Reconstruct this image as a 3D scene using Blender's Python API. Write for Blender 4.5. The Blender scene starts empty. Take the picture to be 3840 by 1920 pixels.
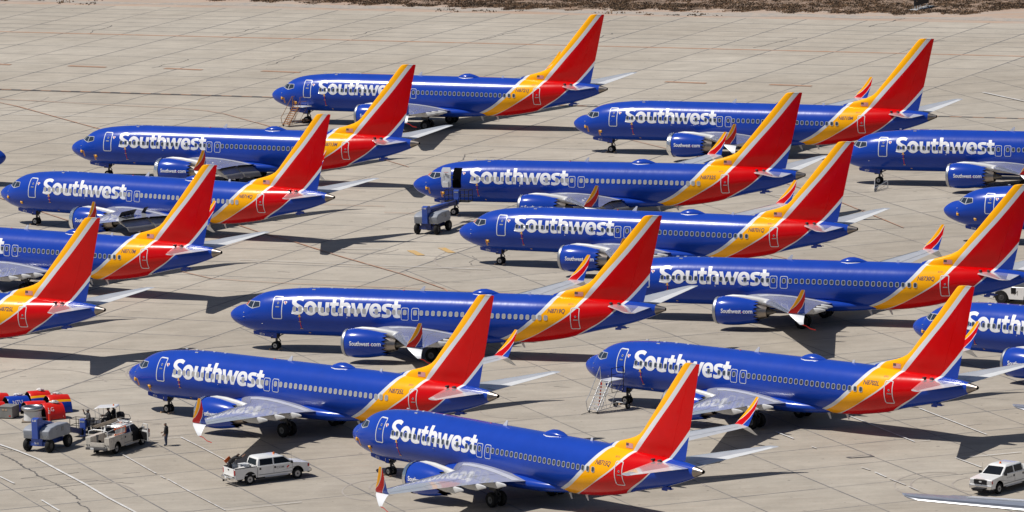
import bpy, bmesh, random
from math import *
from mathutils import Vector, Matrix
from mathutils.geometry import tessellate_polygon
random.seed(7)
PI = pi
sc = bpy.context.scene
C = bpy.data.collections.new('scene'); sc.collection.children.link(C)

# ---------------------------------------------------------------- camera
cd = bpy.data.cameras.new('camera'); cam = bpy.data.objects.new('camera', cd); C.objects.link(cam)
cd.sensor_width = 36; cd.lens = 36*24777.0/3840; cd.clip_start = 5; cd.clip_end = 6000
cam.matrix_world = Matrix.Translation((0, 0, 90.1714)) @ Matrix.Rotation(PI/2-0.1513576, 4, 'X') @ Matrix.Rotation(-0.0338801, 4, 'Z')
sc.camera = cam
# ---------------------------------------------------------------- sky and sun
SUN_DIR = Vector((-0.62, -0.02, 1)).normalized()
w = bpy.data.worlds.new('World'); sc.world = w; w.use_nodes = True
nt = w.node_tree; bg = nt.nodes['Background']
sky = nt.nodes.new('ShaderNodeTexSky'); sky.sky_type = 'NISHITA'; sky.sun_disc = False
sky.sun_elevation = asin(SUN_DIR.z); sky.sun_rotation = atan2(SUN_DIR.x, SUN_DIR.y)
sky.dust_density = 1.6; sky.altitude = 800
nt.links.new(sky.outputs[0], bg.inputs[0]); bg.inputs[1].default_value = 0.056
sd = bpy.data.lights.new('sun', 'SUN'); sd.energy = 4.6; sd.angle = radians(0.53); sd.color = (1, .955, .89)
sun = bpy.data.objects.new('sun', sd); C.objects.link(sun)
sun.rotation_euler = SUN_DIR.to_track_quat('Z', 'Y').to_euler(); sun.location = (-300, 500, 400)
sc.view_settings.view_transform = 'Standard'; sc.view_settings.look = 'None'
sc.view_settings.exposure = 0; sc.view_settings.gamma = 1
sc.render.resolution_x = 1024; sc.render.resolution_y = 512

# ---------------------------------------------------------------- materials
def newmat(name):
    m = bpy.data.materials.new(name); m.use_nodes = True
    return m, m.node_tree, m.node_tree.nodes['Principled BSDF']
def paint(name, col, rough=.5, metal=0., coat=0., var=.06, vscale=1.5, bump=0., bscale=4, spec=.5):
    m, nt, b = newmat(name)
    tc = nt.nodes.new('ShaderNodeTexCoord'); nz = nt.nodes.new('ShaderNodeTexNoise')
    nz.inputs['Scale'].default_value = vscale; nz.inputs['Detail'].default_value = 4
    nt.links.new(tc.outputs['Object'], nz.inputs['Vector'])
    mr = nt.nodes.new('ShaderNodeMapRange'); mr.inputs[1].default_value = .3; mr.inputs[2].default_value = .7
    mr.inputs[3].default_value = 1-var; mr.inputs[4].default_value = 1+var
    nt.links.new(nz.outputs[0], mr.inputs[0])
    vm = nt.nodes.new('ShaderNodeVectorMath'); vm.operation = 'SCALE'; vm.inputs[0].default_value = col[:3]
    nt.links.new(mr.outputs[0], vm.inputs['Scale']); nt.links.new(vm.outputs[0], b.inputs['Base Color'])
    b.inputs['Roughness'].default_value = rough; b.inputs['Metallic'].default_value = metal
    b.inputs['Coat Weight'].default_value = coat; b.inputs['Coat Roughness'].default_value = .05
    b.inputs['Specular IOR Level'].default_value = spec
    if bump:
        n2 = nt.nodes.new('ShaderNodeTexNoise'); n2.inputs['Scale'].default_value = bscale; n2.inputs['Detail'].default_value = 3
        nt.links.new(tc.outputs['Object'], n2.inputs['Vector'])
        bp = nt.nodes.new('ShaderNodeBump'); bp.inputs['Strength'].default_value = bump; bp.inputs['Distance'].default_value = .05
        nt.links.new(n2.outputs[0], bp.inputs['Height']); nt.links.new(bp.outputs[0], b.inputs['Normal'])
    return m
BLUE = (.009, .050, .375); YEL = (.97, .43, .0); RED = (.59, .0, .001); WHT = (.66, .68, .71)
def float_curve(nt, src, pts, zx=13., xx=45.):
    n = nt.nodes.new('ShaderNodeFloatCurve'); c = n.mapping.curves[0]
    P = [(z/zx, x/xx) for z, x in pts]
    c.points[0].location = P[0]; c.points[1].location = P[-1]
    for p in P[1:-1]: c.points.new(*p)
    for p in c.points: p.handle_type = 'AUTO_CLAMPED'
    n.mapping.use_clip = False; n.mapping.update()
    nt.links.new(src, n.inputs['Value'])
    mu = nt.nodes.new('ShaderNodeMath'); mu.operation = 'MULTIPLY'; mu.inputs[1].default_value = xx
    nt.links.new(n.outputs[0], mu.inputs[0]); return mu.outputs[0]
def banded(name, start, bands, zoff=0, zx=13., xx=45., xoff=0, rough=.22):
    m, nt, b = newmat(name)
    tc = nt.nodes.new('ShaderNodeTexCoord'); sp = nt.nodes.new('ShaderNodeSeparateXYZ')
    nt.links.new(tc.outputs['Object'], sp.inputs[0])
    zn = nt.nodes.new('ShaderNodeMath'); zn.operation = 'MULTIPLY_ADD'; zn.inputs[1].default_value = 1/zx; zn.inputs[2].default_value = -zoff/zx
    nt.links.new(sp.outputs[2], zn.inputs[0])
    cur = None
    for pts, col in bands:
        x = float_curve(nt, zn.outputs[0], [(z-zoff, q-xoff) for z, q in pts], zx, xx)
        su = nt.nodes.new('ShaderNodeMath'); su.operation = 'SUBTRACT'; nt.links.new(sp.outputs[0], su.inputs[0]); nt.links.new(x, su.inputs[1])
        gt = nt.nodes.new('ShaderNodeMath'); gt.operation = 'GREATER_THAN'; gt.inputs[1].default_value = xoff
        nt.links.new(su.outputs[0], gt.inputs[0])
        mx = nt.nodes.new('ShaderNodeMix'); mx.data_type = 'RGBA'
        nt.links.new(gt.outputs[0], mx.inputs['Factor'])
        if cur is None: mx.inputs['A'].default_value = (*start, 1)
        else: nt.links.new(cur, mx.inputs['A'])
        mx.inputs['B'].default_value = (*col, 1); cur = mx.outputs['Result']
    nz = nt.nodes.new('ShaderNodeTexNoise'); nz.inputs['Scale'].default_value = .9; nz.inputs['Detail'].default_value = 6
    nt.links.new(tc.outputs['Object'], nz.inputs['Vector'])
    mr = nt.nodes.new('ShaderNodeMapRange'); mr.inputs[1].default_value = .3; mr.inputs[2].default_value = .7; mr.inputs[3].default_value = .95; mr.inputs[4].default_value = 1.05
    nt.links.new(nz.outputs[0], mr.inputs[0])
    vm = nt.nodes.new('ShaderNodeVectorMath'); vm.operation = 'SCALE'; nt.links.new(cur, vm.inputs[0]); nt.links.new(mr.outputs[0], vm.inputs['Scale'])
    nt.links.new(vm.outputs[0], b.inputs['Base Color'])
    b.inputs['Roughness'].default_value = rough; b.inputs['Coat Weight'].default_value = .12; b.inputs['Coat Roughness'].default_value = .05; b.inputs['Specular IOR Level'].default_value = .24
    # faint skin waviness between frames and stringers
    mp = nt.nodes.new('ShaderNodeMapping'); mp.inputs['Scale'].default_value = (1.1, .5, .8); nt.links.new(tc.outputs['Object'], mp.inputs[0])
    n2 = nt.nodes.new('ShaderNodeTexNoise'); n2.inputs['Scale'].default_value = 1.2; n2.inputs['Detail'].default_value = 2; nt.links.new(mp.outputs[0], n2.inputs['Vector'])
    bp = nt.nodes.new('ShaderNodeBump'); bp.inputs['Strength'].default_value = .12; bp.inputs['Distance'].default_value = .06
    nt.links.new(n2.outputs[0], bp.inputs['Height']); nt.links.new(bp.outputs[0], b.inputs['Normal']); nt.links.new(bp.outputs[0], b.inputs['Coat Normal'])
    return m
B1 = [(0, 22), (1.3, 23.4), (1.63, 24.52), (2.25, 26.0), (2.85, 27.03), (3.34, 27.66), (3.8, 28.23), (4.35, 28.8), (4.87, 29.24), (5.26, 29.52), (5.7, 29.95), (7, 31.2), (13, 38)]
B2 = [(0, 22.3), (1.3, 23.8), (1.62, 24.95), (2.08, 26.19), (2.72, 27.3), (3.22, 27.98), (3.7, 28.55), (4.41, 29.25), (4.78, 29.58), (5.24, 29.88), (5.7, 30.35), (7, 31.6), (13, 38.4)]
B3 = [(0, 24), (1.3, 25.6), (1.6, 26.55), (2.03, 27.68), (2.54, 28.73), (3.27, 29.93), (3.72, 30.66), (4.24, 31.3), (4.77, 31.75), (5.1, 31.98), (5.84, 32.55), (6.92, 33.51), (7.91, 34.47), (9.19, 35.7), (12.11, 38.24), (13, 39)]
B4 = [(0, 24.3), (1.3, 26.0), (1.65, 26.9), (2.14, 28.02), (2.68, 29.06), (3.22, 30.04), (3.81, 30.96), (4.35, 31.63), (4.78, 32.08), (5.1, 32.33), (5.62, 32.85), (6.64, 33.81), (8.01, 35.09), (9.2, 36.21), (12.12, 38.73), (13, 39.5)]
B5 = [(0, 28), (1.5, 30.0), (1.9, 30.9), (2.34, 31.75), (2.93, 32.86), (3.41, 33.72), (4.18, 34.72), (4.62, 35.12), (4.99, 35.55), (6.32, 36.89), (7.36, 37.81), (9.5, 39.7), (13, 43)]
B6 = [(0, 28.4), (1.6, 30.6), (2.0, 31.3), (2.39, 32.03), (2.9, 33.01), (3.38, 33.83), (4.07, 34.74), (4.61, 35.41), (4.97, 35.85), (5.97, 36.88), (6.84, 37.69), (9.5, 40.2), (13, 44)]
LIV = banded('livery', BLUE, [(B1, WHT), (B2, YEL), (B3, WHT), (B4, RED), (B5, WHT), (B6, BLUE)])
wz = 3.6
def wl(bands, nm):
    return banded(nm, YEL, bands, zoff=wz, zx=2.6, xx=4., xoff=23.)
W1 = [(3.6, 23.35), (4.0, 23.72), (4.2, 24.05), (4.6, 24.50), (5.0, 24.84), (5.4, 25.08), (5.8, 25.28), (6.2, 25.5)]
def sh(L, d): return [(z, x+d) for z, x in L]
W2 = [(3.6, 24.2), (4.0, 24.55), (4.3, 24.82), (4.6, 25.0), (4.9, 25.18), (5.3, 25.6), (6.2, 26.4)]
WLT = wl([(W1, WHT), (sh(W1, .06), RED), (W2, WHT), (sh(W2, .05), BLUE)], 'winglet_livery')
M = dict(
 blue=paint('blue_paint', BLUE, .2, coat=.18, var=.05, spec=.28), white=paint('white_paint', WHT, .3, coat=.3, var=.03),
 letter=paint('letter_white', (.78, .78, .80), .32, coat=.5, var=.02), ink=paint('registration_ink', (.09, .035, .075), .5),
 ink2=paint('fleet_number_ink', (.42, .10, .02), .5),
 wing=paint('wing_grey', (.50, .51, .54), .16, coat=.65, var=.06), wingw=paint('wing_light', (.70, .71, .72), .3, coat=.3),
 metal=paint('bare_metal', (.42, .43, .46), .42, 1, var=.1), foil=paint('foil', (.78, .79, .80), .22, 1, bump=1., bscale=5),
 steel=paint('dark_steel', (.16, .15, .14), .4, .9, var=.2, vscale=5), titan=paint('titanium', (.33, .29, .26), .35, 1, var=.15),
 void=paint('painted_deep_shade', (.004, .004, .004), .9, spec=0), rimd=paint('shaded_rim', (.13, .13, .135), .6),  # shade put into colour: void for unlit openings, rimd for rims under the wings
 black=paint('black', (.012, .012, .014), .6, spec=.2), rubber=paint('rubber', (.012, .012, .013), .8, var=.2, spec=.3),
 wingd=paint('bare_wing_skin', (.30, .32, .38), .3, .3, var=.1),
 rim=paint('wheel_rim', (.42, .42, .42), .4, .4), glass=paint('dark_glass', (.008, .010, .014), .08, spec=.25),
 glassg=paint('cockpit_glass', (.02, .03, .05), .06, coat=.2), shade_o=paint('orange_sunshade', (.45, .07, .02), .5),
 win_d=paint('cabin_pane_dark', (.035, .045, .065), .15, coat=.5), win_l=paint('cabin_blind', (.36, .35, .34), .4),
 winrim=paint('window_rim', (.40, .42, .47), .4), cover=paint('yellow_cover', (.85, .42, .03), .7), tan=paint('tag_tan', (.55, .38, .24), .8),
 redtag=paint('red_streamer', (.60, .02, .01), .8), strut=paint('gear_grey', (.30, .30, .31), .45, .3), strutd=paint('gear_dark', (.05, .05, .055), .5),
 flapg=paint('flap_grey', (.23, .24, .27), .35), fair=paint('fairing_white', (.62, .62, .62), .35),
 red=paint('red_paint', (.66, .012, .003), .35, coat=.3), yel=paint('yellow_paint', YEL, .4),
 liftb=paint('lift_blue', (.028, .075, .36), .35, coat=.3, var=.1), liftbd=paint('lift_dark_blue', (.02, .035, .15), .4), liftg=paint('lift_grey', (.27, .29, .33), .45, var=.08),
 galv=paint('galvanised', (.55, .56, .57), .4, .4), rust=paint('rusty_steel', (.30, .14, .06), .8, var=.5, vscale=14), whitep=paint('truck_white', (.78, .78, .77), .25, coat=.6, var=.03),
 cream=paint('cream_white', (.56, .52, .46), .4, coat=.2, var=.12, vscale=4), chrome=paint('chrome', (.7, .7, .7), .15, 1), beacon=paint('amber_beacon', (.85, .18, .01), .3, coat=.5),
 redlamp=paint('red_lamp', (.4, .005, .01), .2, coat=.5), dgrey=paint('dark_grey', (.06, .06, .065), .5), mgrey=paint('mid_grey', (.22, .22, .22), .6),
 skin=paint('skin', (.22, .11, .07), .6), jean=paint('jeans', (.03, .045, .09), .85, var=.15), coatb=paint('black_coat', (.014, .014, .016), .85), hair=paint('dark_hair', (.01, .008, .007), .6),
 orange=paint('orange_plastic', (.80, .14, .01), .4), conew=paint('cone_red', (.70, .03, .01), .45), wood=paint('weathered_boards', (.20, .16, .12), .8, var=.3, vscale=6),
 plastic=paint('plastic_sheet', (.62, .60, .58), .35, var=.2, vscale=9), boxg=paint('crate_grey', (.25, .25, .24), .55, .3, var=.12), signb=paint('sign_black', (.012, .012, .016), .5),
)

# ---------------------------------------------------------------- mesh helpers
class MB:
    def __init__(s): s.v = []; s.f = []; s.m = []
    def add(s, vs, fs, m=0, mat=None):
        b = len(s.v)
        for v in vs:
            v = Vector(v)
            if mat is not None: v = mat @ v
            s.v.append(tuple(v))
        for f in fs: s.f.append([b+i for i in f]); s.m.append(m)
        return s
    def box(s, c, d, m=0, mat=None, top=None, taper=(1, 1)):
        x, y, z = c; a, b, h = d[0]/2, d[1]/2, d[2]/2; tx, ty = taper
        vs = [(x-a, y-b, z-h), (x+a, y-b, z-h), (x+a, y+b, z-h), (x-a, y+b, z-h), (x-a*tx, y-b*ty, z+h), (x+a*tx, y-b*ty, z+h), (x+a*tx, y+b*ty, z+h), (x-a*tx, y+b*ty, z+h)]
        return s.add(vs, [(0, 3, 2, 1), (4, 5, 6, 7), (0, 1, 5, 4), (1, 2, 6, 5), (2, 3, 7, 6), (3, 0, 4, 7)], m, mat)
    def tube(s, p0, p1, r0, r1=None, n=8, m=0, mat=None):
        r1 = r0 if r1 is None else r1; p0 = Vector(p0); p1 = Vector(p1); d = (p1-p0).normalized()
        u = d.orthogonal().normalized(); w_ = d.cross(u)
        vs = [p0+(u*cos(2*PI*i/n)+w_*sin(2*PI*i/n))*r0 for i in range(n)]+[p1+(u*cos(2*PI*i/n)+w_*sin(2*PI*i/n))*r1 for i in range(n)]
        fs = [(i, (i+1) % n, n+(i+1) % n, n+i) for i in range(n)]+[tuple(range(n))[::-1], tuple(range(n, 2*n))]
        return s.add(vs, fs, m, mat)
    def path(s, P, r, n=6, m=0, mat=None):
        for a, b in zip(P[:-1], P[1:]): s.tube(a, b, r, r, n, m, mat)
        return s
    def loft(s, rings, m=0, cap0=True, cap1=True, closed=True, mat=None):
        n = len(rings[0]); vs = [p for r in rings for p in r]; fs = []
        for k in range(len(rings)-1):
            for i in range(n if closed else n-1):
                j = (i+1) % n; fs.append((k*n+i, k*n+j, (k+1)*n+j, (k+1)*n+i))
        if cap0: fs.append(tuple(range(n))[::-1])
        if cap1: fs.append(tuple(range((len(rings)-1)*n, len(rings)*n)))
        return s.add(vs, fs, m, mat)
    def lathe(s, prof, c=(0, 0), n=32, m=0, axis='x', cap0=False, cap1=False, mat=None, zig=None):
        rings = []
        for k, (x, r) in enumerate(prof):
            ring = []
            for i in range(n):
                a = 2*PI*i/n; xx = x+(zig if (zig and k == len(prof)-1 and i % 2) else 0)
                if axis == 'x': ring.append((xx, c[0]+r*cos(a), c[1]+r*sin(a)))
                elif axis == 'y': ring.append((c[0]+r*sin(a), xx, c[1]+r*cos(a)))
                else: ring.append((c[0]+r*cos(a), c[1]+r*sin(a), xx))
            rings.append(ring)
        return s.loft(rings, m, cap0, cap1, True, mat)
    def prism(s, poly, a, b, m=0, plane='xz', mat=None):
        if plane == 'xz': A = [(x, a, z) for x, z in poly]; B = [(x, b, z) for x, z in poly]
        elif plane == 'xy': A = [(x, y, a) for x, y in poly]; B = [(x, y, b) for x, y in poly]
        else: A = [(a, y, z) for y, z in poly]; B = [(b, y, z) for y, z in poly]
        n = len(poly); fs = [(i, (i+1) % n, n+(i+1) % n, n+i) for i in range(n)]
        tri = tessellate_polygon([[Vector((p[0], p[1], 0)) for p in poly]])
        fs += [t for t in tri]+[tuple(n+i for i in t)[::-1] for t in tri]
        return s.add(A+B, fs, m, mat)
    def build(s, name, mats, parent=None, smooth=35, bevel=0, loc=None, weld=False):
        me = bpy.data.meshes.new(name); me.from_pydata(s.v, [], s.f)
        if not isinstance(mats, (list, tuple)): mats = [mats]
        for q in mats: me.materials.append(q)
        me.polygons.foreach_set('material_index', s.m)
        bm = bmesh.new(); bm.from_mesh(me)
        if weld: bmesh.ops.remove_doubles(bm, verts=bm.verts, dist=1e-4)
        bmesh.ops.recalc_face_normals(bm, faces=bm.faces); bm.to_mesh(me); bm.free()
        if smooth:
            me.shade_smooth(); me.set_sharp_from_angle(angle=radians(smooth))
        o = bpy.data.objects.new(name, me); C.objects.link(o); o.parent = parent
        if loc: o.location = loc
        if bevel:
            bv = o.modifiers.new('bevel', 'BEVEL'); bv.width = bevel; bv.segments = 2; bv.limit_method = 'ANGLE'; bv.angle_limit = radians(40)
        return o
def thing(name, label, cat, loc=(0, 0, 0), rot=0, group=None):
    o = bpy.data.objects.new(name, None); C.objects.link(o); o.location = loc; o.rotation_euler = (0, 0, rot)
    o.empty_display_size = .5; o['label'] = label; o['category'] = cat
    if group: o['group'] = group
    return o
def tag(o, label, cat, group=None):
    o['label'] = label; o['category'] = cat
    if group: o['group'] = group
    return o
def struct(o, kind='structure'): o['kind'] = kind; return o
def wheel(name, parent, x, y, z, r, wd, side, rr=.5, n=24, rim='rim', axis='y'):
    b = MB(); h = wd/2
    b.lathe([(-h, r*rr), (-h*.95, r*.86), (-h*.6, r*.98), (0, r), (h*.6, r*.98), (h*.95, r*.86), (h, r*rr)], (0, 0), n, 0, 'y')
    b.lathe([(-h*.8, r*rr*1.02), (-h*.8, .02)], (0, 0), n, 1, 'y', cap1=True); b.lathe([(h*.8, .02), (h*.8, r*rr*1.02)], (0, 0), n, 1, 'y', cap0=True)
    b.lathe([(-h*.95, r*.1), (-h*.95, r*.16), (-h*.8, r*.2)], (0, 0), 12, 2, 'y', cap0=True); b.lathe([(h*.8, r*.2), (h*.95, r*.16), (h*.95, r*.1)], (0, 0), 12, 2, 'y', cap1=True)
    o = b.build(name, [M['rubber'], M[rim], M['strutd']], parent, 40, loc=(x, y, z)); return o

# ---------------------------------------------------------------- fuselage form
def pchip(X, Y):
    n = len(X); h = [X[i+1]-X[i] for i in range(n-1)]; d = [(Y[i+1]-Y[i])/h[i] for i in range(n-1)]; m = [0]*n
    for i in range(1, n-1):
        if d[i-1]*d[i] > 0:
            w1 = 2*h[i]+h[i-1]; w2 = h[i]+2*h[i-1]; m[i] = (w1+w2)/(w1/d[i-1]+w2/d[i])
    m[0] = d[0]; m[-1] = d[-1]
    def f(x):
        if x <= X[0]: return Y[0]
        if x >= X[-1]: return Y[-1]
        lo = 0
        while X[lo+1] < x: lo += 1
        t = (x-X[lo])/h[lo]; t2 = t*t; t3 = t2*t
        return (2*t3-3*t2+1)*Y[lo]+(t3-2*t2+t)*h[lo]*m[lo]+(-2*t3+3*t2)*Y[lo+1]+(t3-t2)*h[lo]*m[lo+1]
    return f
zt_f = pchip([0, .05, .18, .56, 1.04, 1.55, 1.96, 2.61, 3.29, 4, 4.6, 5.3, 6.6, 8.6, 26, 33, 37, 38.3, 39.1], [2.87, 3.0, 3.16, 3.46, 3.68, 3.80, 4.12, 4.53, 4.8, 4.96, 5.06, 5.13, 5.24, 5.33, 5.33, 5.22, 4.97, 4.79, 4.6])
zb_f = pchip([0, .05, .16, .5, 1.16, 2.1, 2.8, 3.8, 5.1, 6.5, 26, 27.5, 29, 30.6, 32, 33.7, 35.5, 37.7, 39.1], [2.87, 2.74, 2.56, 2.23, 1.92, 1.62, 1.48, 1.39, 1.32, 1.31, 1.31, 1.39, 1.58, 1.86, 2.24, 2.64, 3.04, 3.74, 4.33])
w_f = pchip([0, .05, .2, .6, 1.2, 2, 3, 4, 5, 6.5, 26, 28, 30, 32, 34, 36, 38, 39.1], [.001, .14, .4, .72, 1.05, 1.36, 1.6, 1.75, 1.84, 1.88, 1.88, 1.86, 1.74, 1.5, 1.18, .82, .42, .16])
def side(x, z, off=0., s=-1):
    zt, zb, ww = zt_f(x), zb_f(x), w_f(x); zc = (zt+zb)/2; b = (zt-zb)/2
    q = max(-1, min(1, (z-zc)/b)); y = ww*sqrt(max(0, 1-q*q))
    ny = y/ww**2; nz = (z-zc)/b**2; L = sqrt(ny*ny+nz*nz) or 1
    return (x, s*(y+off*ny/L), z+off*nz/L)
def fus_rings(x0, x1, xs, n=64):
    R = []
    for x in xs:
        if x < x0-1e-6 or x > x1+1e-6: continue
        zt, zb, ww = zt_f(x), zb_f(x), w_f(x); zc = (zt+zb)/2; b = (zt-zb)/2
        R.append([(x, ww*sin(2*PI*i/n), zc+b*cos(2*PI*i/n)) for i in range(n)])
    return R
XS = [0, .02, .05, .1, .18, .28, .4, .56, .7, .86, 1.04, 1.2, 1.38, 1.5, 1.55, 1.62, 1.75, 1.85, 1.96, 2.1, 2.3, 2.61, 2.9, 3.29, 3.7, 4, 4.6, 5.3, 6, 6.6, 8.6, 10.5, 13, 16, 19, 22, 24, 26, 26.8, 27.5, 28.2, 29, 29.8, 30.6, 31.3, 32, 32.8, 33.7, 34.6, 35.5, 36.3, 37, 37.7, 38.27, 38.6, 38.9, 39.1]

def conform(name, polys, mat, parent, mapf, step=.14, xstep=None, smooth=30):
    """flat polygons (outer, hole, ...) in (x,z), cut into strips and laid on a curved surface"""
    bm = bmesh.new()
    for loops, mi in polys:
        flat = [p for l in loops for p in l]
        vs = [bm.verts.new((p[0], 0, p[1])) for p in flat]
        for t in tessellate_polygon([[Vector((p[0], p[1], 0)) for p in l] for l in loops]):
            try:
                f = bm.faces.new([vs[i] for i in t]); f.material_index = mi
            except ValueError: pass
    return finish_conform(bm, name, mat, parent, mapf, step, xstep, smooth)
def finish_conform(bm, name, mat, parent, mapf, step, xstep=None, smooth=30):
    zs = [v.co.z for v in bm.verts]; xs = [v.co.x for v in bm.verts]
    if step:
        z = floor(min(zs)/step)*step+step
        while z < max(zs):
            bmesh.ops.bisect_plane(bm, geom=bm.verts[:]+bm.edges[:]+bm.faces[:], plane_co=(0, 0, z), plane_no=(0, 0, 1)); z += step
    if xstep:
        x = floor(min(xs)/xstep)*xstep+xstep
        while x < max(xs):
            bmesh.ops.bisect_plane(bm, geom=bm.verts[:]+bm.edges[:]+bm.faces[:], plane_co=(x, 0, 0), plane_no=(1, 0, 0)); x += xstep
    nrm = []; e = .004; bm.verts.index_update()
    for v in bm.verts:
        x, z = v.co.x, v.co.z; a, b, c, d = [Vector(mapf(*q)) for q in ((x-e, z), (x+e, z), (x, z-e), (x, z+e))]
        k = (b-a).cross(d-c); nrm.append(k.normalized() if k.length > 1e-12 else Vector((0, -1, 0))); v.co = Vector(mapf(x, z))
    bmesh.ops.recalc_face_normals(bm, faces=bm.faces)
    for f in bm.faces:
        f.normal_update()
        if f.normal.dot(nrm[f.verts[0].index] if f.verts[0].index >= 0 else f.normal) < 0: f.normal_flip()
    me = bpy.data.meshes.new(name); bm.to_mesh(me); bm.free()
    for q in (mat if isinstance(mat, (list, tuple)) else [mat]): me.materials.append(q)
    if smooth: me.shade_smooth(); me.normals_split_custom_set_from_vertices([tuple(k) for k in nrm])
    o = bpy.data.objects.new(name, me); C.objects.link(o); o.parent = parent
    return o
def text_bm(txt, width=None, height=1., x0=0, z0=0, offset=0., sx=1., shear=0., spacing=1.):
    cu = bpy.data.curves.new('t', 'FONT'); cu.body = txt; cu.offset = offset; cu.resolution_u = 3; cu.shear = shear; cu.space_character = spacing
    o = bpy.data.objects.new('t', cu); C.objects.link(o); dg = bpy.context.evaluated_depsgraph_get(); dg.update()
    me = bpy.data.meshes.new_from_object(o.evaluated_get(dg)); bm = bmesh.new(); bm.from_mesh(me)
    bpy.data.objects.remove(o); bpy.data.meshes.remove(me); bpy.data.curves.remove(cu)
    X = [v.co.x for v in bm.verts]; Y = [v.co.y for v in bm.verts]; k = height/.73
    kx = (width/(max(X)-min(X))) if width else k*sx; mx = min(X)
    for v in bm.verts: v.co = Vector((x0+(v.co.x-mx)*kx, 0, z0+v.co.y*k))
    return bm
def rrect(x0, x1, z0, z1, r, n=5, lean=0.):
    P = []
    for cx, cz, a in ((x1-r, z1-r, 0), (x0+r, z1-r, PI/2), (x0+r, z0+r, PI), (x1-r, z0+r, 3*PI/2)):
        for i in range(n+1):
            t = a+PI/2*i/n; x = cx+r*cos(t); z = cz+r*sin(t); P.append((x+lean*(z-z1)/(z1-z0), z))
    return P
def ring(x0, x1, z0, z1, r, t, lean=0.):
    return [rrect(x0, x1, z0, z1, r, 5, lean), rrect(x0+t, x1-t, z0+t, z1-t, max(r-t, .02), 5, lean)]
def smooth_poly(P, k=3):
    """Catmull-Rom through gentle corners, sharp corners kept"""
    out = []; n = len(P)
    def sharp(i):
        a = Vector(P[i])-Vector(P[i-1]); b = Vector(P[(i+1) % n])-Vector(P[i])
        return a.length < 1e-6 or b.length < 1e-6 or a.angle(b) > radians(52)
    for i in range(n):
        p0, p1, p2, p3 = [Vector(P[(i+d) % n]) for d in (-1, 0, 1, 2)]
        if sharp(i): p0 = p1
        if sharp((i+1) % n): p3 = p2
        for j in range(k):
            t = j/k
            q = .5*((2*p1)+(-p0+p2)*t+(2*p0-5*p1+4*p2-p3)*t*t+(-p0+3*p1-3*p2+p3)*t**3)
            out.append((q.x, q.y))
    return out
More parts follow.
